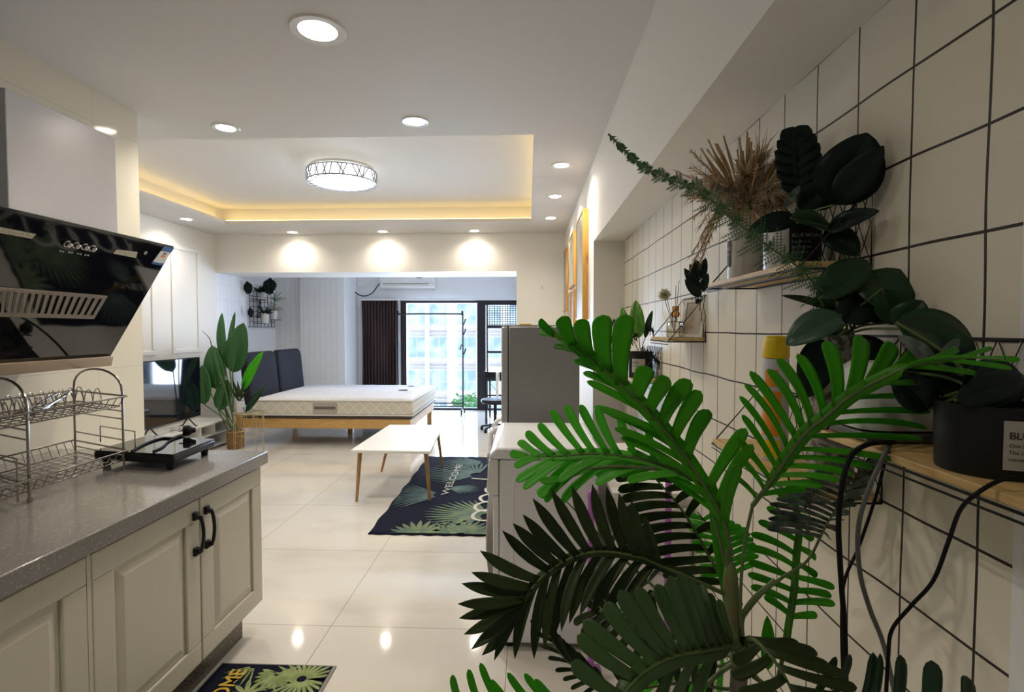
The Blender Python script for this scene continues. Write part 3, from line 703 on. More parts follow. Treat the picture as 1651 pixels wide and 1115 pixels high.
# ================================================================ coffee table
q = [at(565, 725, z=.42), at(694, 727, z=.42), at(714, 685, z=.42), at(628, 684, z=.42)]
c_ = sum(q, Vector())/4
t = thing('coffee_table', (c_.x, c_.y, 0), 'white rectangular coffee table on four slanted wooden legs', 'coffee table')
MB().poly([v-Vector((0, 0, .022)) for v in q], (0, 0, .022)).build('tabletop', MT['wmatt'], t, bevel=.003)
for v, ft in zip(q, (at(575, 808, z=0), at(693, 806, z=.013), at(713, 752, z=.013), at(615, 760, z=0))):
    tp = v.lerp(c_, .16); tp.z = .398
    MB().tube([tp, ft], [.018, .011], 14).build('leg', MT['legw'], t)

# ================================================================ bed
BX0, BX1, BY0, BY1 = -3.27, -1.33, 5.87, 7.37
t = thing('bed_frame', ((BX0+BX1)/2, (BY0+BY1)/2, 0), 'pine platform bed frame with two charcoal upholstered headboard cushions', 'bed')
MB().box(BX0, BX1, BY0, BY0+.028, .205, .315).build('side_rail', MT['pine'], t, bevel=.003)
MB().box(BX0, BX1, BY1-.028, BY1, .205, .315).build('side_rail', MT['pine'], t, bevel=.003)
MB().box(BX1-.028, BX1, BY0+.029, BY1-.029, .205, .315).build('foot_rail', MT['pine'], t, bevel=.003)
MB().box(BX0, BX0+.028, BY0+.029, BY1-.029, .205, .315).build('head_rail', MT['pine'], t, bevel=.003)
MB().box(BX0+.01, BX1+.02, BY0-.008, BY1+.01, .3155, .340).build('slatted_base', MT['dbrown'], t, bevel=.003)
for x, y, h in ((BX1-.08, BY1-.095, .204), (BX1-.09, BY0+.03, .204), (-2.3, 6.6, .204)): MB().box(x, x+.06, y, y+.06, 0, h).build('leg', MT['pine'], t, bevel=.003)
for y in (BY0-.002, BY1-.06): MB().box(BX0-.075, BX0-.002, y, y+.06, 0, .52).build('headboard_post', MT['pine'], t, bevel=.003)
for a_, b_ in ((5.88, 6.60), (6.63, 7.35)):
    n = 16; rows = []
    for j in range(n+1):
        v = j/n; z = .46+.60*v; r = []
        ins = .055*(1-sqrt(max(0, 1-max(0, (v-.84)/.16)**2)))
        yy0, yy1 = a_+ins*1.3, b_-ins*1.3
        thick = .105*(1-.2*abs(2*v-1)**6)
        lean = -.055*v
        for k in range(28):
            ph = 2*pi*k/28; sx = abs(cos(ph))**.35*(1 if cos(ph) > 0 else -1); sy_ = abs(sin(ph))**.35*(1 if sin(ph) > 0 else -1)
            r.append((-3.21+lean+sx*thick*.5, (yy0+yy1)/2+sy_*(yy1-yy0)/2, z))
        rows.append(r)
    mb = MB(); mb.grid(rows, closed=True); mb.b.verts.ensure_lookup_table()
    m_ = 28; mb.b.faces.new([mb.b.verts[i] for i in range(m_)]); mb.b.faces.new([mb.b.verts[n*m_+i] for i in range(m_)])
    mb.build('headboard_cushion', MT['navy'], t, bevel=.018, sharp=60, seg=3)
t = thing('mattress', (-2.24, 6.62, .341), 'white quilted mattress with a beige side band and dark pull handle', 'mattress')
x0, x1, y0_, y1_, z0, z1 = -3.145, -1.30, 5.86, 7.38, .345, .545
mb = MB(); mb.box(x0, x1, y0_, y1_, z0+.012, z1-.022); mb.build('side_panel', MT['matside'], t, bevel=.02, seg=3)
rows = []
for j in range(49):
    r = []
    for i in range(61):
        u, v = i/60, j/48; ex = min(u, 1-u, v, 1-v)*12; e = min(1, ex)
        r.append((x0+.006+(x1-x0-.012)*u, y0_+.006+(y1_-y0_-.012)*v, z1-.024+.026*sqrt(e*(2-e))+(.0055*abs(sin(u*29)*sin(v*23))+.003*sin(v*60))*e))
    rows.append(r)
MB().grid(rows).build('quilted_top', MT['mattop'], t, solid=.004, sharp=80)
for zz_ in (z0+.012, z1-.022):
    pts = []
    for (cx_, cy_, a0_) in ((x1-.03, y1_-.03, 0), (x0+.03, y1_-.03, pi/2), (x0+.03, y0_+.03, pi), (x1-.03, y0_+.03, 1.5*pi)):
        for k in range(5): a_ = a0_+pi/2*k/4; pts.append((cx_+.032*cos(a_), cy_+.032*sin(a_), zz_))
    MB().tube(pts, .008, 6, closed=True).build('piping', mat('piping', (.70, .68, .62), .7) if zz_ < .4 else bpy.data.materials['piping'], t)
a_ = at(507, 657, y=y0_); b_ = at(541, 656, y=y0_)
MB().box(a_.x-.0, b_.x+.0, y0_-.012, y0_-.003, a_.z-.014, a_.z+.014).build('pull_handle', mat('handle_tape', (.12, .10, .09), .6), t, bevel=.004)
MB().box(a_.x-.02, b_.x+.02, y0_-.0025, y0_-.001, a_.z-.07, a_.z+.06).build('handle_patch', mat('patch', (.40, .36, .31), .8), t)
p = at(650, 629, z=.552); mb = MB()
mb.box(p.x-.055, p.x+.055, p.y-.03, p.y+.03, z1+.009, z1+.016, rot=Matrix.Rotation(.5, 3, 'Z')); tag(mb.build('remote_control', MT['dbrown'], bevel=.005), 'small dark remote lying on the mattress near its foot end', 'remote')
p = at(663, 622, z=.552); mb = MB()
mb.box(p.x-.04, p.x+.04, p.y-.03, p.y+.03, z1+.009, z1+.011); tag(mb.build('paper_tag', MT['hem']), 'small grey tag lying at the far foot corner of the mattress', 'tag')

# ================================================================ tv and stand
SX = -3.5; SY1 = 6.0; ZS = .296
t = thing('tv_stand', (-3.69, 5.2, 0), 'white low open-shelf tv stand against the left wall', 'tv stand')
MB().box(-3.87, SX+.01, 4.4, SY1+.008, ZS-.018, ZS).build('top', MT['wmatt'], t, bevel=.002)
MB().box(-3.87, SX, 4.4, SY1, .02, .038).build('bottom', MT['wmatt'], t, bevel=.002)
MB().box(-3.87, -3.86, 4.42, SY1-.02, .039, ZS-.019).build('back', MT['wmatt'], t)
for y in (4.4, 4.93, 5.46, SY1-.018): MB().box(-3.86, SX, y, y+.017, .0, ZS-.019).build('upright', MT['wmatt'], t)
MB().box(-3.858, SX-.005, 4.95, 5.455, .155, .168).build('shelf', MT['wmatt'], t); MB().box(-3.858, SX-.005, 5.48, SY1-.02, .155, .168).build('shelf', MT['wmatt'], t)
MB().box(-3.858, SX-.005, 5.72, 5.733, .169, ZS-.019).build('divider', MT['wmatt'], t)
A = at(322, 575, x=-3.6); Bq = at(325, 669, x=-3.6)
tz0, tz1, ty1 = Bq.z, A.z, A.y+.005; ty0 = ty1-.93
t = thing('television', (-3.62, (ty0+ty1)/2, ZS), 'black flat screen television reflecting the window, on the white stand', 'television')
MB().box(-3.635, -3.602, ty0, ty1, tz0, tz1).build('bezel', MT['black'], t, bevel=.004)
MB().box(-3.6018, -3.600, ty0+.010, ty1-.010, tz0+.018, tz1-.010).build('screen', MT['tv'], t)
for y in (ty0+.16, ty1-.2):
    MB().tube([(-3.618, y, tz0+.01), (-3.55, y+.02, ZS+.009), (-3.53, y+.02, ZS+.0085)], .007, 8).tube([(-3.618, y, tz0+.01), (-3.69, y+.02, ZS+.009), (-3.71, y+.02, ZS+.0085)], .007, 8).build('foot', MT['black'], t)
mb = MB(); a_ = at(282, 694, z=ZS+.008); pts = [(a_.x+.03*cos(k*.7)-.0, a_.y+.07*sin(k*.7), ZS+.005+.0022*k) for k in range(20)]
tag(mb.tube(cat(pts, 3), .0028, 6).build('charging_cable', MT['chrome']), 'coiled thin cable in front of the television foot', 'cable')
a_ = at(300, 691, z=ZS+.01); mb = MB(); mb.box(a_.x-.012, a_.x+.012, a_.y-.07, a_.y+.07, ZS+.0005, ZS+.014); tag(mb.build('remote_control', MT['cable'], bevel=.004), 'black remote on the white stand under the television', 'remote')
# ================================================================ banana plant in wicker basket
BPX = at(378, 700, y=5.72); base = Vector((BPX.x, 5.72, 0)); base.x = -3.33
p = at(379, 705, y=5.74); base = Vector((p.x, 5.74, 0))
t = thing('banana_plant', base, 'tall banana-leaf plant in a wicker basket beside the tv stand', 'potted plant')
MB().lathe([(.075, 0), (.084, .07), (.084, .14), (.078, .20), (.072, .20), (.074, .17), (.0001, .17)], base, 32).build('basket', MT['wicker'], t)
mb = MB()
for k in range(11): mb.tube([base+Vector((cos(2*pi*j/24)*(.0855), sin(2*pi*j/24)*.0855, .012+.017*k)) if k > 2 else base+Vector((cos(2*pi*j/24)*(.076+.003*k), sin(2*pi*j/24)*(.076+.003*k), .012+.017*k)) for j in range(24)], .006, 6, closed=True)
mb.build('weave', MT['wicker'], t)
Yb = 5.80
LV = [((361, 580), (358, 504), 15, Yb, .05), ((368, 565), (379, 502), 8, Yb-.1, .0), ((375, 600), (393, 520), 35, Yb-.12, .04), ((349, 627), (342, 556), 30, Yb+.05, .05), ((330, 652), (326, 588), 30, Yb-.05, .0),
      ((354, 661), (367, 611), 25, Yb-.05, .0), ((361, 620), (346, 558), 12, Yb-.1, .0), ((361, 610), (350, 560), 16, Yb+.1, .02)]
for i, (b_, t_, w_, y_, be) in enumerate(LV):
    B_ = at(*b_, y=y_); T_ = at(*t_, y=y_+random.uniform(-.12, .12)); wd = w_*y_/850
    lf = MB().leaf(B_, T_, wd*1.12, (.2*random.uniform(-1, 1), -1, .25), bend=be, fold=.13, shape='ovate', n=14).build('leaf', MT['green8'], t, solid=.0008)
    MB().tube([B_, B_.lerp(T_, .5)+Vector((0, -.006, 0)), T_], [.006, .004, .001], 6).build('midrib', MT['stem'], lf)
    st = cat([base+Vector((random.uniform(-.03, .03), random.uniform(-.03, .03), .2)), (base+B_)/2+Vector((0, 0, .12)), B_])
    MB().tube(st, .0075, 8).build('stalk', MT['stem'], t)
MB().tube(cat([at(372, 690, y=Yb), at(355, 620, y=Yb), at(341, 556, y=Yb), at(336, 543, y=Yb), at(326, 533, y=Yb)]), [.007]*20+[.006-.0003*k for k in range(13)], 6).build('spathe', MT['trunk'], t)
for b_, t_ in (((369, 697), (330, 612)), ((372, 695), (357, 640))): MB().tube([at(*b_, y=Yb), at(*t_, y=Yb)], .006, 6).build('stalk', MT['stem'], t)
# wire side table with small plant
c_ = at(401, 664, y=5.45); zt2 = c_.z; cx2, cy2 = c_.x, 5.45
t = thing('wire_side_table', (cx2, cy2, 0), 'round gold wire side table between the basket plant and the bed', 'side table')
R2 = .155
MB().lathe([(R2, zt2-.012), (R2, zt2), (R2-.006, zt2+.004), (.0001, zt2+.002)], (cx2, cy2, 0), 40).build('top', mat('mesh_top', (.30, .26, .16), .5, metal=.5), t)
mb = MB()
for z in (zt2, zt2*.5, .006): mb.tube([(cx2+cos(2*pi*k/32)*R2*.97, cy2+sin(2*pi*k/32)*R2*.97, z) for k in range(32)], .0032, 6, closed=True)
for k in range(8):
    a = 2*pi*k/8; P_ = lambda a, z: (cx2+cos(a)*R2*.97, cy2+sin(a)*R2*.97, z)
    mb.tube([P_(a, zt2), P_(a+.39, zt2*.5)], .0022, 5).tube([P_(a+.785, zt2), P_(a+.39, zt2*.5)], .0022, 5)
    mb.tube([P_(a, 0), P_(a, zt2)], .0026, 5)
mb.build('wire_cage', MT['gold'], t)
p = at(387, 664, y=5.42); p.z = zt2+.003
t = thing('small_potted_plant', p, 'small leafy plant in a white cup on the gold wire table', 'potted plant')
MB().lathe([(.034, .0), (.042, .12), (.036, .12), (.030, .02), (.0001, .02)], p, 24).build('pot', MT['potw'], t)
MB().lathe([(.0001, .1), (.037, .1)], p, 20).build('soil', MT['soil'], t)
for b_, t_, w_, m_ in (((391, 630), (425, 565), 17, 'green1'), ((396, 664), (430, 622), 12, 'green6'), ((386, 640), (374, 608), 6, 'green3'), ((388, 640), (383, 612), 6, 'green3'), ((388, 640), (396, 612), 6, 'green3'), ((385, 645), (371, 622), 5, 'green3'), ((389, 642), (401, 628), 6, 'green3')):
    B_ = at(*b_, y=5.4); T_ = at(*t_, y=5.36); r0 = p+Vector((0, 0, .1))
    MB().tube([r0, B_], .003, 6).leaf(B_, T_, w_*5.4/850, (.1, -1, .3), bend=.06, shape='ovate' if w_ > 10 else 'point', n=8).build('leaf', MT[m_], t, solid=.0006)
p = at(374, 606, x=-3.899); o = MB().box(-3.899, -3.89, p.y-.043, p.y+.043, p.z-.043, p.z+.043).build('wall_socket', MT['white'], bevel=.003); tag(o, 'white wall socket behind the banana plant leaves', 'socket')
# ================================================================ wall grid shelf in the bedroom
def lw(px, py, off=0): return at(px, py, x=-3.9+off)
g0, g1 = lw(402, 468, .03), lw(443, 527, .03)
t = thing('wire_grid_panel', (-3.9, (g0.y+g1.y)/2, g1.z), 'black wire grid panel with three little ledges on the bedroom wall', 'wall grid')
mb = MB(); ya, yb2, za, zb2 = g0.y, g1.y, g1.z, g0.z
for k in range(8): y = ya+(yb2-ya)*k/7; mb.tube([(-3.87, y, za), (-3.87, y, zb2)], .0045, 5)
for k in range(8): z = za+(zb2-za)*k/7; mb.tube([(-3.87, ya, z), (-3.87, yb2, z)], .0045, 5)
for y in (ya, yb2):
    for z in (za, zb2): mb.tube([(-3.899, y, z), (-3.87, y, z)], .005, 5)
mb.build('wire_grid', MT['black'], t)
def ledge(px0, px1, py, off=.14):
    a = at(px0, py, x=-3.9+.03); b = at(px1, py, x=-3.9+off)
    y0_, y1_ = a.y-.05, b.y+.0
    if y1_ < y0_+.15: y1_ = y0_+.25
    MB().box(-3.865, -3.9+off, y0_, y1_, a.z-.008, a.z).build('ledge', MT['black'], t); return y0_, y1_, a.z
e1 = ledge(407, 432, 482); e2 = ledge(411, 430, 521); e3 = ledge(433, 445, 515)
def small_pot(px, py0, py1, y, r, m, label, leaves, lm):
    b = at(px, py0, y=y); tp = at(px, py1, y=y); b.x = max(b.x, -3.86+r)
    tt = thing('small_potted_plant', b, label, 'potted plant', 'pots on the bedroom wall grid')
    h = tp.z-b.z
    MB().lathe([(r*.85, 0), (r, h), (r*.85, h), (r*.8, h*.8), (.0001, h*.8)], b, 20).build('pot', m, tt)
    mb = MB(); random.seed(int(px))
    for k in range(leaves):
        a = random.uniform(0, 2*pi); e = random.uniform(.3, 1.3); d = Vector((cos(a)*cos(e), sin(a)*cos(e), sin(e)))
        mb.leaf(b+Vector((0, 0, h*.8)), b+Vector((0, 0, h*.8))+d*random.uniform(.09, .17), .028, (0, -1, .3), bend=.1, shape='point', n=5)
    mb.build('foliage', lm, tt, solid=.0005); return tt
small_pot(414, 480, 471, 7.45, .045, MT['potw'], 'spiky ball cactus in a white bowl on the top ledge of the wall grid', 40, MT['green7'])
small_pot(428, 521, 505, 7.35, .05, MT['potw'], 'dark spiky plant in a silver pot on the lowest ledge of the wall grid', 16, MT['green7'])
small_pot(441, 514, 501, 7.55, .055, MT['potw'], 'pale flowering plant in a silver pot at the right of the wall grid', 50, mat('pale_sprig', (.45, .48, .40), .8))
def big_leaf_thing(b_, t_, w_, y, label, m='green7', split=True):
    B_ = at(*b_, y=y); T_ = at(*t_, y=y); d = T_-B_; mb = MB(); L = d.length; n = 7; sd = d.cross(Vector((0, -1, 0))).normalized()
    for k in range(n):
        for s_ in (-1, 1):
            u = .12+.72*k/(n-1); c = B_+d*u; ln = w_*y/850*.62*sin(pi*(.2+.72*k/(n-1)))
            mb.leaf(c, c+sd*s_*ln+d.normalized()*ln*.45, L*.2, (0, -1, .2), bend=.08, n=4)
    mb.leaf(B_+d*.7, T_, L*.25, (0, -1, .2), n=4); mb.tube([B_, T_], .006, 5)
    return mb, B_
for a in (((402, 475), (398, 453), 14, 7.1, 'dark split leaf sticking out at the top left of the wall grid'), ((434, 476), (436, 447), 20, 7.35, 'large dark split leaf standing above the wall grid'), ((405, 512), (403, 495), 9, 7.1, 'small dark leaf hanging at the lower left of the wall grid')):
    mb, _ = big_leaf_thing(*a); tag(mb.build('artificial_leaf', MT['green7'], solid=.0006), a[4], 'leaf', 'single leaves on the bedroom wall grid')
mb = MB(); random.seed(2)
A_, B_ = at(438, 486, y=7.35), at(457, 467, y=7.3)
for br in range(4):
    T_ = B_+Vector((random.uniform(-.12, .03), random.uniform(-.05, .05), random.uniform(-.12, .02)))
    for k in range(14):
        c = A_.lerp(T_, .2+.8*k/14); d = (T_-A_).normalized(); n_ = d.cross(Vector((0, -1, 0))).normalized()
        for s_ in (-1, 1): mb.leaf(c, c+(n_*s_+d*.5)*.035*(1-k/18), .006, (0, -1, 0), shape='fine', n=2)
tag(mb.build('fern_sprig', MT['fern']), 'feathery teal fern sprig at the right of the wall grid', 'fern')
mb = MB(); random.seed(4)
for k in range(5):
    q0 = at(412+k*2.5, 484, y=7.4); q0.x = -3.84; pts = [q0+Vector((random.uniform(-.01, .01)*j, random.uniform(-.02, .02)*j, -.05*j)) for j in range(6)]
    mb.tube(cat(pts, 3), .003, 4)
    for pz in cat(pts, 3)[::2]: mb.leaf(pz, pz+Vector((.01, random.uniform(-.03, .03), -.02)), .014, (1, -.5, 0), shape='ovate', n=3)
tag(mb.build('hanging_vine', MT['green7']), 'thin dark trailing vine hanging inside the wall grid', 'vine')
# ================================================================ clothes rack, desk, chair
yr = 8.05
pa, pb = at(641, 506, y=yr), at(746, 506, y=yr)
t = thing('clothes_rack', ((pa.x+pb.x)/2, yr, 0), 'black metal clothes rack standing in front of the tall window', 'clothes rack')
f = MB(); r_ = .06
f.tube(cat([(pa.x, yr, .1), (pa.x, yr, pa.z-r_), (pa.x+.02, yr, pa.z-.015), (pa.x+r_, yr, pa.z), (pb.x-r_, yr, pa.z), (pb.x-.02, yr, pa.z-.015), (pb.x, yr, pa.z-r_), (pb.x, yr, .1)], 4), .0125, 8)
f.build('hanging_frame', MT['black'], t)
for x in (pa.x, pb.x): MB().tube([(x, yr-.2, .012), (x, yr-.18, .10), (x, yr+.18, .10), (x, yr+.2, .012)], .012, 8).build('foot', MT['black'], t)
MB().tube([(pa.x, yr, .19), (pb.x, yr, .19)], .010, 8).tube([(pa.x, yr, .14), (pb.x, yr, .14)], .010, 8).build('shelf_bar', MT['black'], t)
for z, s_ in ((at(746, 522, y=yr).z, 1), (at(746, 538, y=yr).z, 1), (at(746, 555, y=yr).z, -1), (at(746, 570, y=yr).z, 1)):
    MB().tube([(pb.x, yr, z-.02), (pb.x+.02*s_, yr, z), (pb.x+.045*s_, yr, z+.08*s_)], [.010, .008, .013], 8).build('hook', MT['black'], t)
dy = 7.15; da = at(786, 603, y=dy); tzd = .735
t = thing('desk', (-.33, dy+.3, 0), 'narrow black framed desk behind the fridge by the window', 'desk')
MB().box(-.60, -.155, dy-.01, dy+.75, tzd, tzd+.018).build('desktop', MT['bglass'], t, bevel=.003)
for x, y in ((-.585, dy), (-.585, dy+.72), (-.185, dy), (-.185, dy+.72)): MB().box(x, x+.025, y, y+.025, 0, tzd-.001).build('leg', MT['black'], t)
MB().box(-.56, -.185, dy, dy+.02, tzd-.06, tzd-.002).build('rail', MT['black'], t)
for z in (.33, .42): MB().box(-.56, -.185, dy+.002, dy+.02, z, z+.018).build('rail', MT['black'], t)
MB().tube([(-.57, dy+.01, .66), (-.36, dy+.01, .40)], .003, 5).build('brace', MT['black'], t)
p = Vector((-.43, 6.85, 0))
t = thing('office_chair', p, 'black and white swivel chair half hidden behind the fridge', 'chair')
for k in range(5):
    a = 2*pi*k/5+.3; e = p+Vector((cos(a)*.19, sin(a)*.19, .055))
    MB().tube([p+Vector((0, 0, .09)), e], [.018, .012], 8).build('base_arm', MT['black'], t)
    MB().lathe([(.026, -.018), (.028, 0), (.026, .018)], (e.x, e.y, .0285), 14, 'x').build('caster', MT['black'], t)
MB().lathe([(.022, .08), (.022, .36)], p, 14).build('gas_column', MT['black'], t)
MB().lathe([(.0001, .36), (.17, .365), (.19, .39), (.18, .42), (.0001, .43)], p, 28).build('seat', MT['black'], t)
MB().box(p.x+.02, p.x+.05, p.y-.16, p.y+.16, .46, .78).build('backrest', MT['white'], t, bevel=.012)
# ================================================================ fridge and washer
t = thing('refrigerator', (.07, 3.25, 0), 'grey refrigerator with silver door behind the washing machine', 'refrigerator')
fx0, fx1, fy0, fy1 = -.112, .292, 3.0, 3.55
MB().box(fx0, fx1, fy0, fy1, .02, 1.352).build('body', MT['fridge'], t, bevel=.008)
MB().box(fx0-.042, fx0-.003, fy0, fy1, .52, 1.352).build('door', MT['fridge2'], t, bevel=.01)
MB().box(fx0-.042, fx0-.003, fy0, fy1, .03, .512).build('door', MT['fridge2'], t, bevel=.01)
MB().box(fx0-.03, fx1-.06, fy0+.02, fy1-.02, 1.3525, 1.36).build('top_cover', MT['hem'], t, bevel=.003)
for x in (fx0+.03, fx1-.03): 
    for y in (fy0+.04, fy1-.04): MB().lathe([(.018, 0), (.018, .02)], (x, y, 0), 10).build('foot', MT['black'], t)
a_ = at(846, 523, y=3.12); mb = MB(); mb.box(a_.x-.03, a_.x+.04, 3.06, 3.2, 1.3605, 1.368); tag(mb.build('yellow_cloth', MT['yellow'], bevel=.002), 'small yellow cloth on top of the grey refrigerator', 'cloth')
WZ = .85; wx0, wx1, wy0, wy1 = -.150, .288, 2.15, 2.74
t = thing('washing_machine', (.07, 2.45, 0), 'white front-loading washing machine between the palm and the fridge', 'washing machine')
mb = MB(); mb.box(wx0+.03, wx1, wy0, wy1, .03, WZ-.05); mb.build('body', MT['appl'], t, bevel=.012)
mb = MB(); pr = [(wx0+.02, WZ), (wx1+.004, WZ), (wx1+.004, WZ-.048), (wx0-.012, WZ-.048), (wx0-.008, WZ-.03)]
mb.poly([(x, wy0-.004, z) for x, z in pr], (0, wy1-wy0+.006, 0)); mb.build('top_panel', MT['appl'], t, bevel=.008)
mb = MB(); pr = [(wx0-.012, WZ-.05), (wx0+.028, WZ-.05), (wx0+.028, WZ-.2), (wx0+.0, WZ-.2), (wx0-.022, WZ-.18)]
mb.poly([(x, wy0+.001, z) for x, z in pr], (0, wy1-wy0-.004, 0)); mb.build('control_panel', MT['white'], t, bevel=.004)
MB().box(wx0+.005, wx0+.029, wy0+.001, wy1-.004, .05, WZ-.202).build('front_panel', MT['appl'], t, bevel=.004)
MB().lathe([(.20, 0), (.20, -.03), (.15, -.04), (.15, -.02)], (wx0+.004, (wy0+wy1)/2, .40), 36, 'x').build('door_ring', MT['hem'], t)
MB().lathe([(.0001, -.035), (.10, -.03), (.149, -.018)], (wx0+.004, (wy0+wy1)/2, .40), 36, 'x').build('door_glass', MT['bglass'], t)
MB().lathe([(.028, 0), (.026, -.02), (.0001, -.02)], (wx0-.02, wy0+.30, WZ-.12), 20, 'x').build('dial', MT['hem'], t)
mb = MB(); x_ = wx0+.09
mb.tube(cat([(x_, wy0-.001, .12), (x_, wy0-.001, WZ-.18), (x_+.03, wy0-.001, WZ-.12), (x_+.08, wy0-.001, WZ-.10), (wx1-.08, wy0-.001, WZ-.10), (wx1-.04, wy0-.001, WZ-.15), (wx1-.04, wy0-.001, .12)], 6), .004, 6).build('side_rib', MT['appl'], t)
for x in (wx0+.07, wx1-.05):
    for y in (wy0+.05, wy1-.05): MB().lathe([(.02, 0), (.02, .03)], (x, y, 0), 12).build('foot', MT['black'], t)
# white tubular stand beside the fridge
xr = -.245; yy = 3.42
t = thing('tubular_stand', (xr+.05, yy, 0), 'white tubular metal stand in front of the refrigerator door', 'rack')
for y in (yy, yy+.34): MB().tube(cat([(xr, y, .012), (xr, y, .60), (xr+.012, y, .66), (xr+.045, y, .69), (xr+.08, y, .69)], 5), .016, 10).build('post', MT['white'], t)
for z in (.12, .40, .58): MB().tube([(xr, yy+.016, z), (xr, yy+.325, z)], .009, 8).build('rung', MT['white'], t)
MB().tube([(xr+.08, yy, .69), (xr+.08, yy+.34, .69)], .016, 10).build('top_rail', MT['white'], t)
# white cabinet and mops right of the washer
t = thing('laundry_cabinet', (.46, 2.45, 0), 'small white cabinet squeezed between the washer and the tiled wall', 'cabinet')
MB().box(.345, .655, 2.10, 2.70, .0, .66).build('carcass', MT['wmatt'], t, bevel=.004)
MB().box(.335, .657, 2.085, 2.71, .662, .69).build('top', MT['wmatt'], t, bevel=.004)
MB().box(.36, .64, 2.082, 2.098, .38, .63).build('drawer_front', MT['wmatt'], t, bevel=.004)
MB().box(.36, .64, 2.082, 2.098, .04, .36).build('door', MT['wmatt'], t, bevel=.004)
MB().box(.40, .52, 2.30, 2.55, .691, .79).build('basket_box', MT['white'], t, bevel=.01)
for (a_, b_, y_, lab) in (((953, 803), (953, 1075), 2.02, 'purple plastic mop pole leaning beside the washing machine'), ((1078, 770), (1066, 850), 2.0, 'purple mop handle behind the palm, close to the tiled wall')):
    T_ = at(*a_, y=y_)
    B_ = Vector((T_.x-.0, 2.0, 0.0)); mb = MB()
    t = thing('mop', B_, lab, 'mop')
    MB().tube([B_+Vector((0, 0, .03)), T_], .0125, 12).build('pole', MT['purple'], t)
    MB().tube([T_, T_+Vector((.006, 0, .02)), T_+Vector((.02, 0, .035))], [.018, .02, .014], 12).build('joint', MT['purple'], t)
    MB().box(B_.x-.04, B_.x+.04, B_.y-.012, B_.y+.04, 0, .03).build('head', MT['purple'], t, bevel=.01)
# ================================================================ picture frames on the right wall
XW = .45
def frame(n, x_out, fpx, npx, zt, zb, label, motif):
    ya = at(npx, 430, x=x_out).y; yb_ = at(fpx, 430, x=x_out).y
    zt_ = at(npx, zt, x=x_out).z; zb__ = at(npx, zb, x=x_out).z
    t = thing('picture_frame', (XW-.01, (ya+yb_)/2, zb__), label, 'picture frame', 'framed prints on the right wall')
    w_ = .018; mb = MB()
    for bx in ((ya, ya+w_, zb__, zt_), (yb_-w_, yb_, zb__, zt_), (ya+w_, yb_-w_, zb__, zb__+w_), (ya+w_, yb_-w_, zt_-w_, zt_)): mb.box(x_out, XW-.001, *bx)
    mb.build('frame', MT['framew'], t, smooth=False, bevel=.002)
    MB().box(x_out+.006, x_out+.010, ya+w_, yb_-w_, zb__+w_, zt_-w_).build('print', motif, t, smooth=False)
pm = [mat('print_misty', (.42, .42, .36), .3, noise=(7, (.20, .22, .17), .4, .65, (1, 1, .5))), mat('print_botanical', (.50, .50, .42), .3, noise=(9, (.22, .28, .14), .5, .65)), mat('print_grey', (.36, .34, .32), .3, noise=(12, (.18, .17, .16), .4, .6))]
frame(1, .405, 928.5, 939, 337, 514, 'large wood-framed misty landscape print, nearest of the right wall group', pm[0])
frame(2, .415, 915.8, 923.8, 371, 459, 'medium wood-framed botanical print, high in the middle of the wall group', pm[1])
frame(3, .425, 908, 912.3, 399, 500, 'tall narrow wood-framed print, farthest on the right wall', pm[2])
frame(4, .415, 920.3, 924.5, 465, 524, 'small wood-framed print below the botanical one, nearer of two', pm[2])
frame(5, .42, 915.2, 919, 470, 512, 'small wood-framed print below the botanical one, farther of two', pm[2])
# ================================================================ wall shelves on the tiled wall
XG = .66
def wshelf(xo, y0, y1, z, hgt, label, mesh=True, th=.012, tri=True):
    t = thing('wall_shelf', (XG, (y0+y1)/2, z-th), label, 'shelf', 'wire and wood shelves on the tiled wall')
    MB().box(xo, XG-.006, y0, y1, z-th, z).build('board', MT['shelfw'], t, smooth=False, bevel=.0015)
    f = MB(); r = .0022; zb = z-th-.003; xw = XG-.004
    f.tube([(xo-.001, y0-.002, zb), (xo-.001, y1+.002, zb), (xw, y1+.002, zb), (xw, y0-.002, zb)], r, 6, closed=True)
    f.tube([(xo-.001, y0-.002, zb-.010), (xo-.001, y1+.002, zb-.010)], r*.8, 6)
    for y in (y0-.002, y1+.002):
        if tri: f.tube([(xo-.001, y, zb), (xw, y, z+hgt), (xw, y, zb)], r, 6)
    f.tube([(xw, y0-.002, z+hgt), (xw, y1+.002, z+hgt)], r, 6)
    f.tube([(xw, y0-.002, zb), (xw, y1+.002, zb)], r, 6)
    f.tube([((xo+xw)/2, y0, zb), ((xo+xw)/2, y1, zb)], r*.8, 6)
    f.build('wire_frame', MT['black'], t)
    if mesh:
        f = MB(); n = max(2, int((y1-y0)/.036)); dy_ = (y1-y0)/n; rows = 4; dz = hgt/rows
        for j in range(rows+1):
            for i in range(n):
                ya = y0+dy_*i; s_ = 1 if j % 2 == 0 else -1
                if j < rows:
                    zz_ = z+dz*j
                    f.tube([(xw-.001, ya+(dy_*.5 if j % 2 else 0), zz_), (xw-.001, ya+dy_*.5+(dy_*.5 if j % 2 else 0) if ya+dy_*.5+(dy_*.5 if j % 2 else 0) <= y1 else y1, zz_+dz)], .0011, 4)
                    f.tube([(xw-.001, ya+dy_*(.5 if j % 2 else 1), zz_), (xw-.001, max(y0, ya+dy_*(0 if j % 2 else .5)), zz_+dz)], .0011, 4)
        f.build('mesh_back', MT['black'], t)
    return t
SHA = dict(xo=.52, y0=1.045, y1=1.555, z=1.470)
wshelf(.52, 1.045, 1.555, 1.470, .145, 'highest wooden wire shelf, carrying the dried grass and the lettered pots')
wshelf(.52, 1.00, 1.50, 1.030, .15, 'lower middle wooden wire shelf carrying the yellow-capped spray can')
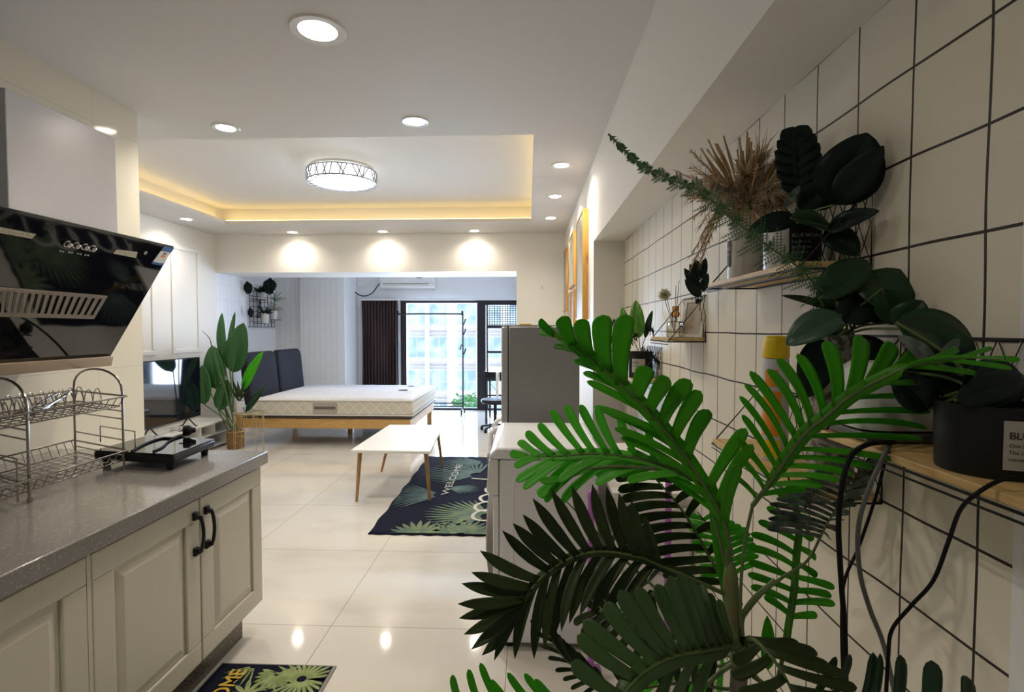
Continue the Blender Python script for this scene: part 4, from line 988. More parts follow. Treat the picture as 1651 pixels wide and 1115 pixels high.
wshelf(.52, .42, .955, 1.160, .165, 'nearest wooden wire shelf, carrying the big black pot and the white box')
wshelf(.52, 1.985, 2.262, 1.305, .158, 'small wooden wire shelf carrying the reed diffuser and leaning photo frame')
wshelf(.52, 2.62, 2.92, 1.085, .16, 'farthest small wire shelf carrying the striped-leaf plant in a black pot')
# ---- pots
def cyl_label(t, c, r, z0, z1, a0, a1, m, lines, ink, size, up=.7, h2=None):
    n = 16; mb = MB(); rr = r+.0006
    rows = [[(c.x+cos(a0+(a1-a0)*k/n)*rr, c.y+sin(a0+(a1-a0)*k/n)*rr, z) for k in range(n+1)] for z in (z0, z1)]
    mb.grid(rows); o = mb.build('label', m, t)
    mb = MB(); r2 = rr+.0005
    for i, (tx, s_, dz, bold) in enumerate(lines):
        add_text(mb, tx, s_, lambda x, y: Vector((c.x+cos(a0+.08+x/r2)*r2, c.y+sin(a0+.08+x/r2)*r2, z1-dz+y)), bold=bold)
    mb.build('lettering', ink, o, smooth=False)
def pot(name, c, r, h, m, label, top=1.0, cat_='pot'):
    t = thing(name, c, label, cat_)
    MB().lathe([(r*.96, 0), (r*.98, .004), (r*top, h-.003), (r*top, h), (r*top*.95, h), (r*top*.94, h*.8), (.0001, h*.8)], c, 40).build('pot', m, t)
    MB().lathe([(.0001, h*.82), (r*top*.93, h*.82)], c, 24).build('soil', MT['soil'], t)
    return t
# pampas pot
c = Vector((.585, 1.452, 1.470)); r = .0465
tp = pot('dried_grass_pot', c, r, .150, MT['potw'], 'white cylinder pot of dried pampas grass on the highest shelf', cat_='potted plant')
cyl_label(tp, c, r, 1.505, 1.575, pi*.93, pi*1.10, MT['potb'], [('BLUE', .012, .025, True), ('MOU', .008, .04, False)], MT['inkw'], .01)
random.seed(11)
TOP = c+Vector((0, 0, .14)); yP = 1.40
stalks = MB()
for k in range(34):
    px = random.uniform(1128, 1262); py = random.uniform(205, 262)+abs(px-1205)*.25; yy_ = 1.38+random.uniform(-.14, .08)
    E_ = at(px, py, y=yy_); mid = TOP.lerp(E_, .55)+Vector((0, 0, random.uniform(.0, .03)))
    stalks.tube(cat([TOP+Vector((random.uniform(-.02, .02), random.uniform(-.02, .02), 0)), mid, E_], 4), [.0012]*3+[.0024]*6, 4)
    if k % 2: stalks.leaf(mid, E_, .010, (0, -1, .2), fold=.2, shape='point', n=5)
stalks.build('straw_stalks', MT['pampas'], tp)
mb = MB()
def plume(mb, a, b, drop, n, wd, ln):
    pts = cat([a, a.lerp(b, .5)+Vector((0, 0, drop*.5)), b], 6); mb.tube(pts, .0011, 4)
    for k in range(n):
        u = .18+.82*k/n; p = tpoint(pts, u); q = tpoint(pts, min(1, u+.06)); d = (q-p).normalized() if (q-p).length > 1e-6 else Vector((0, 0, -1))
        v = Vector((random.gauss(0, 1), random.gauss(0, 1), random.gauss(0, 1)-.3)).normalized()
        mb.leaf(p, p+(d*.8+v*.6)*ln*random.uniform(.6, 1.3), wd, (random.random()-.5, -1, .3), bend=.12, shape='fine', n=3, fold=0)
for k in range(17):   # long hanging sprays to the left
    px = random.uniform(1100, 1150); py = random.uniform(300, 430); yy_ = 1.40+random.uniform(-.1, .08)
    plume(mb, TOP, at(px, py, y=yy_), .16, 46, .0022, .022)
for k in range(9):   # arching sprays left and up
    px = random.uniform(1084, 1120); py = random.uniform(240, 320)
    plume(mb, TOP, at(px, py, y=1.38+random.uniform(-.1, .08)), .05, 44, .0022, .02)
mb.build('wispy_sprays', MT['pampas'], tp)
mb = MB()
for (px, py, n) in ((1232, 335, 500), (1212, 340, 400), (1250, 300, 500), (1222, 258, 620), (1252, 275, 620), (1238, 310, 560), (1200, 285, 500), (1172, 312, 420), (1262, 325, 450), (1150, 300, 300)):
    plume(mb, TOP, at(px, py, y=1.33+random.uniform(-.04, .03)), .06, n, .0042, .058)
mb.build('fluffy_plumes', MT['pampas2'], tp)
mb = MB()
for k in range(60):
    E_ = TOP+Vector((random.gauss(0, .02), random.gauss(0, .02), random.uniform(.0, .07))); mb.leaf(TOP-Vector((0, 0, .01)), E_, .008, (random.random()-.5, -1, .2), shape='point', n=4)
mb.build('dark_core', mat('brown_husk', (.10, .055, .025), .9), tp)
# monstera pot
c = Vector((.585, 1.205, 1.470)); r = .058
tm = pot('monstera_pot', c, r, .105, MT['potw'], 'white pot with a black lettered label and glossy split leaves on the highest shelf', cat_='potted plant')
cyl_label(tm, c, r, 1.472, 1.562, pi*1.33, pi*1.80, MT['potb'], [('BLUE MOUNTAIN', .0105, .028, True), ('One life to live', .0065, .040, False), ('The sweet days', .0065, .051, False), ('remember it', .0065, .062, False)], MT['inkw'], .01)
def monstera(par, base, cen, tip, w_px, y, m, nl=5, root=None, split=True, tilt=.25):
    B_ = at_in(*base, y); T_ = at_in(*tip, y+.02, .635); L = (T_-B_).length; W = w_px*y/850; d = (T_-B_).normalized(); nr = Vector((-.35, -1, tilt)).normalized(); sd = d.cross(nr).normalized()
    mb = MB()
    if split:
        for k in range(nl):
            u = .10+.74*k/(nl-1); pp = B_+d*L*u; ln = W*.5*(sin(pi*(.22+.66*k/(nl-1)))**.6)
            for s_ in (-1, 1): mb.leaf(pp-d*L*.02, pp+sd*s_*ln+d*L*.20, L*.26, nr, bend=.10, fold=.1, shape='blade', n=7)
        mb.leaf(B_+d*L*.6, T_, W*.4, nr, fold=.1, shape='ovate', n=7)
        mb.leaf(B_, T_-d*L*.1, W*.42, nr, fold=.08, shape='ovate', n=10)
    else: mb.leaf(B_, T_, W, nr, bend=.10, fold=.13, shape='ovate', n=16)
    o = mb.build('leaf', m, par, solid=.0007)
    MB().tube([B_, T_], [.0018, .0006], 5).build('midrib', MT['stem'] if m is MT['green6'] else m, o)
    if root is not None: MB().tube(cat([root, root.lerp(B_, .5)+Vector((0, 0, .01)), B_], 4), .0022, 6).build('stalk', MT['stem'], par)
rt = c+Vector((0, 0, .095))
monstera(tm, (1292, 318), None, (1282, 210), 66, 1.16, MT['green7'], 6, rt)
monstera(tm, (1345, 330), None, (1398, 214), 92, 1.08, MT['green7'], 5, rt, split=False)
monstera(tm, (1350, 328), None, (1425, 235), 50, 1.07, MT['green7'], 5, None, split=False)
monstera(tm, (1285, 352), None, (1206, 372), 34, 1.12, MT['green7'], 4, rt, split=False)
monstera(tm, (1275, 352), None, (1345, 372), 46, 1.08, MT['green6'], 4, rt, split=False, tilt=.9)
monstera(tm, (1288, 338), None, (1340, 296), 44, 1.12, MT['green7'], 4, rt, split=False)
monstera(tm, (1265, 335), None, (1290, 300), 12, 1.10, MT['green5'], 4, rt, split=False)
monstera(tm, (1335, 370), None, (1418, 340), 30, 1.08, MT['green7'], 4, rt, split=False)
monstera(tm, (1330, 372), None, (1385, 412), 42, 1.09, MT['green7'], 4, rt, split=False)
monstera(tm, (1310, 330), None, (1345, 322), 30, 1.14, MT['green7'], 4, rt, split=False)
# hanging sprig below the dried grass
b_ = at(1130, 482, y=1.93); b_.x = .655-.03
t = thing('hanging_sprig', b_, 'dark artificial sprig stuck to the tiled wall above the small diffuser shelf', 'leaf sprig')
for k, (a_, e_, w_) in enumerate((((1130, 470), (1103, 432), 16), ((1130, 478), (1104, 450), 16), ((1128, 440), (1122, 418), 14), ((1132, 450), (1138, 415), 14), ((1130, 482), (1122, 490), 10), ((1133, 470), (1142, 440), 13), ((1127, 455), (1112, 425), 12))):
    MB().leaf(at(*a_, y=1.9), at(*e_, y=1.88), w_*1.9/850, (-.6, -1, .2), bend=.08, shape='ovate', n=7).build('leaf', MT['green7'], t, solid=.0006)
MB().tube([at(1130, 484, y=1.905), at(1130, 440, y=1.9)], .002, 6).build('stem', MT['stem'], t)
# spray can
c = Vector((.60, 1.265, 1.030)); c.x = at(1250, 640, y=1.265).x; r = .029
t = thing('spray_can', c, 'tall aerosol can with a yellow cap and orange label on the lower shelf', 'spray can')
MT['canw'] = mat('can_label', (.55, .55, .62), .35)
MB().lathe([(r*.92, 0), (r, .004), (r, .235), (r*.94, .240)], c, 32).build('can_body', MT['canw'], t)
MB().lathe([(r, .241), (r*1.02, .244), (r*1.0, .275), (r*.86, .289), (r*.6, .293), (.0001, .294)], c, 32).build('cap', MT['yellow'], t)
n = 14
for (z0, z1, a0, a1, m) in ((.175, .215, 1.10, 1.42, 'orange'), (.06, .165, 1.02, 1.5, 'orange'), (.01, .05, 1.02, 1.5, 'yellow')):
    mb = MB(); mb.grid([[(c.x+cos(pi*(a0+(a1-a0)*k/n))*(r+.0008), c.y+sin(pi*(a0+(a1-a0)*k/n))*(r+.0008), c.z+z) for k in range(n+1)] for z in (z0, z1)]); mb.build('label', MT[m], t)
# mosaic vase with orchid leaves
c = Vector((0, 1.04, 1.030)); c.x = .585; r = .040
tv = thing('glass_vase', c, 'tall mottled glass vase holding dark orchid leaves beside the white box', 'vase')
zt = at(1358, 540, y=1.04).z-c.z
MB().lathe([(r*.92, 0), (r, .01), (r, zt), (r*.93, zt), (r*.93, .02), (.0001, .015)], c, 36).build('vessel', MT['mosaic'], tv)
rt = c+Vector((0, 0, zt-.01))
for (a_, e_, w_, m_, y_, ti) in (((1322, 480), (1400, 420), 46, 'green6', .98, .5), ((1402, 436), (1452, 512), 62, 'green6', 1.0, .5), ((1362, 520), (1398, 472), 50, 'green7', .96, .2), ((1422, 466), (1446, 522), 42, 'green6', .92, .3),
    ((1452, 530), (1488, 484), 42, 'green6', .90, .6), ((1356, 508), (1268, 556), 46, 'green11', .95, .9), ((1346, 500), (1260, 476), 11, 'green3', 1.0, .4), ((1322, 545), (1304, 640), 44, 'green7', .98, .1), ((1345, 470), (1322, 495), 30, 'green6', 1.02, .3),
    ((1380, 500), (1330, 470), 60, 'green6', 1.03, .3), ((1432, 520), (1400, 470), 50, 'green7', 1.02, .1), ((1410, 590), (1392, 540), 40, 'green7', 1.0, .1)):
    monstera(tv, a_, None, e_, w_*1.22, y_, MT[m_], 4, rt, split=False, tilt=ti)
mb = MB(); random.seed(8)
for k in range(40):
    p = rt+Vector((random.gauss(0, .018), random.gauss(0, .018), .01)); mb.leaf(p, p+Vector((random.gauss(0, .015), random.gauss(0, .015), random.uniform(.01, .05))), .006, (0, -1, .2), shape='point', n=3)
mb.build('moss', mat('moss_green', (.10, .17, .06), .8), tv)
# long fern frond growing out of the vase
FP = cat([rt, at(1352, 492, y=1.0), at(1318, 462, y=.98), at(1284, 428, y=.97), at(1240, 398, y=.97), at(1205, 372, y=.97), at(1170, 345, y=.98), at(1130, 308, y=1.0), at(1090, 292, y=1.02), at(1040, 270, y=1.05), at(1005, 240, y=1.08), at(981, 216, y=1.1)], 6)
MB().tube(FP, .0022, 6).build('fern_stem', MT['stem'], tv)
mb = MB(); random.seed(21); N = 74
for k in range(N):
    u = .12+.87*k/N; p = tpoint(FP, u); d = (tpoint(FP, min(1, u+.012))-tpoint(FP, u-.012)).normalized()
    vw = (p-CAM).normalized(); sd = d.cross(vw).normalized()
    ln = (.030+.018*sin(k*1.3)) * (1-.9*max(0, (u-.5)/.5)**.8)
    for s_ in (-1, 1):
        if u > .62 and s_ == 1: l2 = ln*1.0
        elif u > .62: l2 = ln*.75
        else: l2 = ln
        dr = (sd*s_*.8+d*.65+Vector((0, 0, -.35 if u < .6 else 0))).normalized(); e = p+dr*l2
        mb.tube([p, e], .0006, 4); m_ = 8
        for j in range(1, m_+1):
            q = p.lerp(e, j/m_); s2 = dr.cross(vw).normalized()
            for g_ in (-1, 1): mb.leaf(q, q+(s2*g_+dr*.6)*.0075*(1.2-j/m_), .0016, -vw, shape='fine', n=2, fold=0)
mb.build('fern_fronds', MT['fern'], tv)
# white box / router with cables
cB = at(1438, 720, y=.87); c = Vector((.59, .893, 1.1605))
t = thing('white_appliance', c, 'rounded white plastic box with a grey base beside the big black pot', 'plastic box')
mb = MB(); rows = []
for z, s_ in ((.014, .96), (.03, 1.0), (.085, .93), (.100, .86), (.108, .70)):
    r = []
    for k in range(32):
        a = 2*pi*k/32; r.append((c.x+.066*s_*abs(cos(a))**.5*(1 if cos(a) > 0 else -1), c.y+.055*s_*abs(sin(a))**.5*(1 if sin(a) > 0 else -1), c.z+.004+z*1.12))
    rows.append(r)
mb.grid(rows, closed=True); mb.b.verts.ensure_lookup_table(); mb.b.faces.new([mb.b.verts[i] for i in range(len(mb.b.verts)-32, len(mb.b.verts))]); mb.build('shell', MT['potw'], t)
MB().box(c.x-.060, c.x+.060, c.y-.053, c.y+.053, c.z, c.z+.0165).build('base', MT['cableg'], t, bevel=.004)
# big black pot
c = Vector((.588, .690, 1.1605)); r = .0585
tb = pot('black_plant_pot', c, r, .086, MT['potb'], 'large black pot with a pale lettered label, nearest pot on the right', cat_='potted plant')
cyl_label(tb, c, r, 1.174, 1.232, pi*1.33, pi*1.68, MT['labelw'], [('BLUE MOUNTAIN', .0115, .021, True), ('One life to live', .0062, .031, False), ('The sweet days', .0062, .039, False), ('remember it', .0062, .047, False)], MT['ink'], .01)
rt = c+Vector((0, 0, .09))
for (a_, e_, w_, m_, y_, ti) in (((1445, 520), (1575, 575), 70, 'green6', .76, .5), ((1460, 600), (1560, 560), 75, 'green7', .76, .1), ((1520, 640), (1548, 540), 46, 'green7', .74, .2), ((1552, 625), (1640, 600), 60, 'green7', .70, .2),
    ((1540, 645), (1650, 605), 44, 'green7', .66, .1), ((1508, 592), (1448, 540), 24, 'green5', .72, .6), ((1512, 588), (1545, 545), 16, 'green5', .72, .4), ((1500, 660), (1440, 600), 50, 'green7', .74, .1), ((1480, 655), (1470, 560), 60, 'green7', .77, .1),
    ((1560, 600), (1480, 530), 60, 'green6', .75, .3), ((1590, 655), (1620, 580), 60, 'green7', .68, .1)):
    monstera(tb, a_, None, e_, w_*1.12, y_, MT[m_], 4, rt, split=False, tilt=ti)
# diffuser, photo frame
c = at(1085, 541, y=2.06); c.z = 1.3055; c.x = .575; c.y = 2.10
t = thing('reed_diffuser', c, 'clear square diffuser bottle with reeds and a cream flower on the small shelf', 'diffuser')
s_ = .026
MB().box(c.x-s_, c.x+s_, c.y-s_, c.y+s_, c.z, c.z+.062).build('bottle', MT['bottle'], t, bevel=.006)
MB().box(c.x-s_*.8, c.x+s_*.8, c.y-s_*.8, c.y+s_*.8, c.z+.006, c.z+.03).build('liquid', glassmat('amber_liquid', (.92, .88, .78), .02, .1), t, bevel=.003)
MB().lathe([(.010, .062), (.010, .078), (.013, .079), (.013, .084), (.006, .084)], c, 16).build('neck', MT['bottle'], t)
for e_ in ((1071, 480), (1076, 484), (1095, 452), (1090, 460)): MB().tube([c+Vector((0, 0, .02)), at(*e_, y=2.08)], .0014, 5).build('reed', MT['reed'], t)
mb = MB(); random.seed(14); fc = at(1071, 475, y=2.08)
for k in range(110):
    v = Vector((random.gauss(0, 1), random.gauss(0, 1), random.gauss(0, 1))).normalized(); mb.leaf(fc, fc+v*.027, .007, v.orthogonal(), shape='ovate', n=3)
mb.build('flower', MT['flower'], t)
p = at(1089, 506, y=2.07); MB().lathe([(.0001, -.016), (.012, -.012), (.017, 0), (.012, .012), (.010, .013), (.013, .016), (.013, .03), (.008, .03)], p, 18).build('hanging_bottle', glassmat('amber_glass', (.75, .52, .28), .02, .3), t)
c = Vector((.625, 2.055, 1.3055))
t = thing('photo_frame', c, 'small white photo frame leaning against the mesh on the diffuser shelf', 'photo frame')
R_ = Matrix.Rotation(radians(-13), 3, 'Y') @ Matrix.Identity(3)
R_ = Matrix.Rotation(radians(35), 3, 'Z') @ Matrix.Rotation(radians(14), 3, 'Y')
def loc_box(bx):
    mb = MB(); mb.box(*bx)
    for v in mb.b.verts: v.co = R_ @ v.co + c
    return mb
w_, h_ = .052, .150
for bx in ((-.006, .006, -w_, -w_+.012, 0, h_), (-.006, .006, w_-.012, w_, 0, h_), (-.006, .006, -w_+.012, w_-.012, 0, .012), (-.006, .006, -w_+.012, w_-.012, h_-.012, h_)): loc_box(bx).build('moulding', MT['white'], t, smooth=False)
loc_box((-.003, .003, -w_+.013, w_-.013, .013, h_-.013)).build('picture', mat('beige_picture', (.55, .48, .40), .4), t, smooth=False)
# far plant pot
c = Vector((.585, 2.77, 1.0855)); r = .062
t = pot('striped_plant_pot', c, r, .135, MT['potb'], 'black pot with a white label holding broad yellow-striped leaves on the farthest shelf', cat_='potted plant')
cyl_label(t, c, r, 1.115, 1.185, pi*1.20, pi*1.55, MT['labelw'], [('BLUE', .014, .024, True), ('MOUNTAIN', .009, .04, False)], MT['ink'], .01)
rt = c+Vector((0, 0, .12))
for (a_, e_, w_, m_, y_) in (((1030, 545), (1025, 484), 24, 'green9', 2.68), ((1012, 540), (1003, 495), 15, 'green9', 2.68), ((1040, 545), (1052, 500), 10, 'green6', 2.7)):
    monstera(t, a_, None, e_, w_, y_, MT[m_], 4, rt, split=False)
mb = MB(); random.seed(9)
for (bx, by, ex, ey) in ((1028, 530, 1055, 535), (1025, 525, 985, 520), (1030, 540, 1010, 560), (1026, 532, 985, 545), (1030, 560, 1068, 592), (1020, 540, 985, 566)):
    A_ = at(bx, by, y=2.68); E_ = at(ex, ey, y=2.66); P_ = cat([A_, A_.lerp(E_, .5)+Vector((0, 0, .02)), E_], 5); mb.tube(P_, .001, 4)
    for k in range(16):
        q = tpoint(P_, .1+.9*k/16)
        for s_ in (-1, 1): mb.leaf(q, q+Vector((random.uniform(-.01, .02), 0, -.035 if s_ < 0 else .02)), .006, (0, -1, 0), shape='fine', n=3)
mb.build('fern_leaves', MT['green7'], t)
# cables hanging from the shelf
def cable(name, pp, r, m, label):
    tag(MB().tube(cat([at(a, b, y=c) if not isinstance(a, str) else Vector(b) for a, b, c in pp], 6), r, 8).build(name, m), label, 'cable')
cable('power_cable', [(1440, 712, .84), (1400, 716, .80), (1372, 735, .77), (1358, 780, .76), (1352, 840, .76), (1354, 900, .76), (1358, 960, .76), (1362, 1020, .76), (1364, 1130, .76)], .0038, MT['cable'], 'thick black cable hanging straight down from the white box')
cable('grey_cable', [(1432, 722, .80), (1425, 735, .77), (1400, 790, .76), (1384, 850, .77), (1386, 920, .78), (1402, 980, .78), (1425, 1040, .78), (1445, 1130, .78)], .0034, MT['cableg'], 'grey cable hanging in a shallow curve right of the black one')
cable('thin_black_cable', [(1436, 720, .82), (1428, 740, .81), (1412, 800, .81), (1385, 880, .81), (1362, 935, .80), (1357, 1000, .80), (1360, 1130, .80)], .0024, MT['cable'], 'thin black cable crossing behind the grey cable')
cable('flat_black_cable', [(1640, 768, .60), (1610, 775, .60), (1575, 795, .60), (1548, 822, .62), (1530, 870, .64), (1505, 935, .66), (1470, 975, .68), (1438, 1015, .70), (1432, 1060, .71), (1428, 1130, .71)], .0024, MT['cable'], 'black cable bending down from under the big black pot')

# ================================================================ artificial palm
pc = Vector((at(1182, 1035, y=.84).x, .84, 0))
palm = thing('artificial_palm', pc, 'large artificial palm with bright and dark green fronds filling the lower right foreground', 'palm')
random.seed(31)
def frond(rach, L, R, m, wL=22, wR=22, shape='strap', stem=None, dy=(0, 0), tipjit=.03, n_=9, fold=.12, rr=.0035, nrm=(-.1, -.75, .65), fill=0, web=0, ipb=.035):
    RP = cat([at(a, b, y=c) for a, b, c in rach], 6); mb = MB()
    mb.tube(RP, [rr*(1-.75*i/(len(RP)-1)) for i in range(len(RP))], 8, mi=1)
    if web:
        rows = []; NV = Vector(nrm).normalized(); NR = len(RP)
        for i, p in enumerate(RP):
            d = (RP[min(NR-1, i+1)]-RP[max(0, i-1)]).normalized(); sd = d.cross(NV).normalized(); u = i/(NR-1)
            hw = web*.5*p.y/850*min(1, max(0, (u-.06)/.12))*min(1, (1.02-u)/.2)+.0004
            rows.append([p-sd*hw+NV*.002, p-NV*.001, p+sd*hw+NV*.002])
        mb.grid(rows)
    for side, (lst, wd, d_) in enumerate(((L, wL, dy[0]), (R, wR, dy[1]))):
        if fill and len(lst) > 1:
            out = []
            for a, b in zip(lst, lst[1:]):
                for j in range(fill+1): s = j/(fill+1); out.append(tuple(a[i]+(b[i]-a[i])*s for i in range(3)))
            lst = out+[lst[-1]]
        for k, it in enumerate(lst):
            u, ex, ey = it[:3]; B_ = tpoint(RP, u); yb = B_.y
            E_ = at_in(ex, ey, max(.3, yb+d_+random.uniform(-tipjit, tipjit)))
            w_ = (it[3] if len(it) > 3 else wd)*yb/850
            nn = Vector(nrm)+Vector((random.uniform(-.15, .15), 0, random.uniform(-.15, .15)))
            tg = (tpoint(RP, min(1, u+.03))-tpoint(RP, max(0, u-.03))).normalized(); dd = (E_-B_).normalized(); bd = tg-dd*tg.dot(dd)
            bd = (bd.normalized() if bd.length > .15 else Vector((0, 0, 0)))+Vector(nn).normalized()*.5
            mb.leaf(B_, E_, w_, nn, bend=ipb+random.uniform(-.02, .02), fold=fold, shape=shape, n=n_, bdir=bd)
    mb.build('frond', [m, MT['stem']], palm, solid=.0006, sharp=70)
G = MT
# 1 big bright frond up to the left
frond([(1180, 895, .85), (1165, 835, .855), (1143, 795, .86), (1105, 735, .87), (1050, 668, .88), (985, 605, .9), (930, 560, .92), (876, 530, .95)],
      [(.10, 1190, 748, 20), (.16, 1214, 716, 18), (.22, 1203, 690, 20), (.34, 1143, 660, 24), (.41, 1130, 630, 26), (.47, 1113, 612, 27), (.53, 1078, 608, 28), (.59, 1044, 590, 30), (.655, 1010, 506, 32), (.72, 972, 507, 32), (.80, 936, 514, 26), (.87, 905, 510, 24), (.95, 868, 518, 18)],
      [(.12, 1035, 738), (.18, 1010, 722), (.24, 1000, 705), (.30, 990, 690), (.36, 976, 663), (.43, 957, 655), (.50, 946, 614), (.6, 940, 600), (.70, 925, 580), (.82, 893, 556), (.92, 870, 535)], G['green1'], 26, 13, dy=(-.03, .05), nrm=(-.2, -.85, .5), web=24)
# 2 light frond to the left
frond([(1140, 790, .87), (1110, 768, .875), (1075, 752, .885), (1020, 737, .90), (960, 731, .915), (900, 735, .93), (845, 735, .95)],
      [(.28, 1046, 690, 13), (.38, 998, 672, 13), (.47, 962, 655, 15), (.53, 935, 652, 15), (.60, 912, 652, 15), (.66, 888, 660, 15), (.74, 868, 682, 15), (.82, 848, 695, 15), (.90, 836, 710, 15), (.98, 822, 731, 15)],
      [(.14, 1010, 775), (.22, 1000, 765), (.30, 985, 762), (.38, 960, 766), (.45, 925, 764), (.52, 900, 776), (.58, 880, 800), (.64, 876, 790), (.71, 843, 788), (.80, 832, 776), (.90, 829, 752)], G['green2'], 15, 15, dy=(.02, 0), nrm=(-.1, -.7, .7), web=18)
frond([(1060, 755, .88), (985, 752, .89), (930, 760, .9), (890, 780, .91)], [(.3, 1000, 768), (.6, 915, 765), (.9, 870, 775)], [(.2, 960, 780), (.5, 905, 810), (.75, 878, 808), (.95, 868, 800)], G['green2'], 16, 18, nrm=(0, -.6, .8))
# 3 right bright frond
frond([(1213, 815, .82), (1240, 779, .81), (1293, 704, .79), (1331, 672, .78), (1370, 639, .77), (1417, 613, .74), (1470, 590, .70), (1540, 577, .63), (1620, 578, .56)],
      [(.03, 1180, 765, 10), (.07, 1187, 735, 11), (.11, 1188, 705, 12), (.15, 1196, 668, 13), (.18, 1192, 638, 13), (.22, 1200, 618, 14), (.27, 1209, 598, 17), (.30, 1238, 594, 17), (.335, 1253, 577, 19), (.38, 1286, 570, 22), (.43, 1332, 549, 28), (.48, 1388, 541, 29), (.54, 1440, 553, 28), (.61, 1480, 566, 22), (.72, 1545, 562, 12), (.85, 1600, 560, 8)],
      [(.05, 1300, 788), (.09, 1328, 783), (.13, 1356, 774), (.17, 1375, 764), (.205, 1408, 754), (.24, 1443, 741), (.29, 1489, 708), (.34, 1496, 690), (.40, 1502, 664), (.47, 1522, 645), (.56, 1540, 618), (.68, 1580, 603), (.8, 1633, 594), (.93, 1645, 580)], G['green1'], 20, 11, dy=(.03, -.02), nrm=(.1, -.85, .5), web=22)
# 4 dark frond to the left
frond([(1175, 960, .85), (1120, 935, .845), (1071, 915, .84), (1026, 897, .83), (966, 889, .82), (917, 901, .81), (875, 929, .80), (850, 958, .79), (842, 975, .785)],
      [(.33, 1040, 832), (.385, 1018, 806), (.44, 998, 795), (.49, 978, 783), (.54, 955, 780), (.60, 922, 783), (.65, 889, 789), (.70, 859, 803), (.745, 843, 829), (.79, 827, 843), (.83, 810, 855), (.885, 774, 887), (.925, 760, 922), (.955, 744, 940), (.975, 738, 973), (.985, 740, 996), (.99, 748, 1022), (.995, 760, 1046), (.998, 777, 1056)],
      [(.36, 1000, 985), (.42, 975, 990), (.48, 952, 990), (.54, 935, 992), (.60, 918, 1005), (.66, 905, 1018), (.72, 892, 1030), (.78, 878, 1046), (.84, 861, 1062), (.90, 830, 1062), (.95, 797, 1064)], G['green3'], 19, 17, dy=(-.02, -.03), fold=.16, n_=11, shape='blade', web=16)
# 5 broad olive frond at the bottom centre
MT['green10'] = mat('olive_green_leaf', (.045, .105, .022), .45, transl=.15, noise=(11, (.06, .12, .03), .4, .7))
frond([(1188, 1038, .82), (1166, 1043, .80), (1125, 1050, .77), (1079, 1061, .74), (1044, 1080, .72), (1021, 1100, .70), (1003, 1125, .69), (990, 1160, .68)],
      [(.04, 1158, 965, 14), (.08, 1143, 955, 16), (.14, 1129, 939, 18), (.20, 1113, 935, 20), (.27, 1096, 921, 22), (.34, 1080, 928, 23), (.41, 1058, 941, 24), (.48, 1027, 946, 25), (.55, 998, 951, 27), (.62, 975, 971, 28), (.70, 940, 1000, 28), (.78, 930, 1024, 26), (.90, 921, 1068, 26)],
      [(.2, 1120, 1130), (.35, 1085, 1140), (.5, 1060, 1150)], MT['green10'], 24, 18, dy=(.02, 0), fold=.14, web=34)
# 6 dark frond rising behind the first
frond([(1172, 950, .93), (1140, 890, .95), (1105, 830, .98), (1065, 780, 1.0), (1030, 748, 1.02)],
      [(.25, 1165, 870), (.40, 1148, 845), (.52, 1128, 802), (.64, 1114, 790), (.74, 1101, 784), (.84, 1085, 773)],
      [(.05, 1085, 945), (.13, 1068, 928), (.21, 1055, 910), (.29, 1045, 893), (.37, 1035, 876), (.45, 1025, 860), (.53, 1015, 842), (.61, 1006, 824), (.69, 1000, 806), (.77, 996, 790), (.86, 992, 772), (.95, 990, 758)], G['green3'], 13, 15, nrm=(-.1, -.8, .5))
# 7 bright frond right of the crown
frond([(1255, 1090, .90), (1265, 1045, .91), (1271, 1004, .92), (1279, 953, .93), (1283, 898, .94), (1287, 850, .95), (1278, 800, .96), (1270, 768, .97)],
      [(.30, 1232, 960), (.36, 1210, 945), (.42, 1205, 925), (.48, 1207, 905), (.54, 1206, 882), (.60, 1210, 860), (.67, 1222, 840), (.74, 1236, 817), (.83, 1250, 790), (.93, 1262, 775)],
      [(.29, 1318, 991), (.36, 1347, 973), (.42, 1341, 960), (.49, 1346, 947), (.56, 1318, 929), (.64, 1316, 900), (.72, 1312, 870), (.80, 1306, 840), (.9, 1295, 805)], G['green1'], 12, 12, nrm=(.1, -.9, .4), web=12)
# 8 dusty frond behind the first cable
frond([(1180, 1050, .84), (1192, 1005, .845), (1225, 960, .85), (1262, 930, .86), (1302, 903, .87), (1330, 850, .90), (1360, 800, .93), (1392, 745, .96)],
      [(.60, 1236, 852), (.64, 1238, 836), (.68, 1240, 812), (.73, 1262, 795), (.78, 1280, 780), (.84, 1300, 768), (.90, 1325, 752), (.96, 1350, 735)],
      [(.62, 1338, 868), (.68, 1360, 838), (.74, 1380, 812), (.80, 1398, 790), (.86, 1412, 768), (.92, 1420, 745), (.98, 1415, 730)], G['green5'], 9, 10, fold=.2, nrm=(.3, -.8, .4), fill=1)
# 9 dark frond at the bottom right
frond([(1185, 1055, .80), (1210, 1030, .76), (1240, 1055, .72), (1268, 1095, .70), (1290, 1150, .69)],
      [(.20, 1190, 1018), (.35, 1182, 1042), (.48, 1182, 1066), (.6, 1180, 1090), (.75, 1190, 1120)],
      [(.22, 1290, 1038), (.34, 1318, 1052), (.45, 1340, 1075), (.55, 1362, 1086), (.68, 1382, 1108), (.82, 1395, 1130)], G['green3'], 20, 18, nrm=(0, -.6, .8))
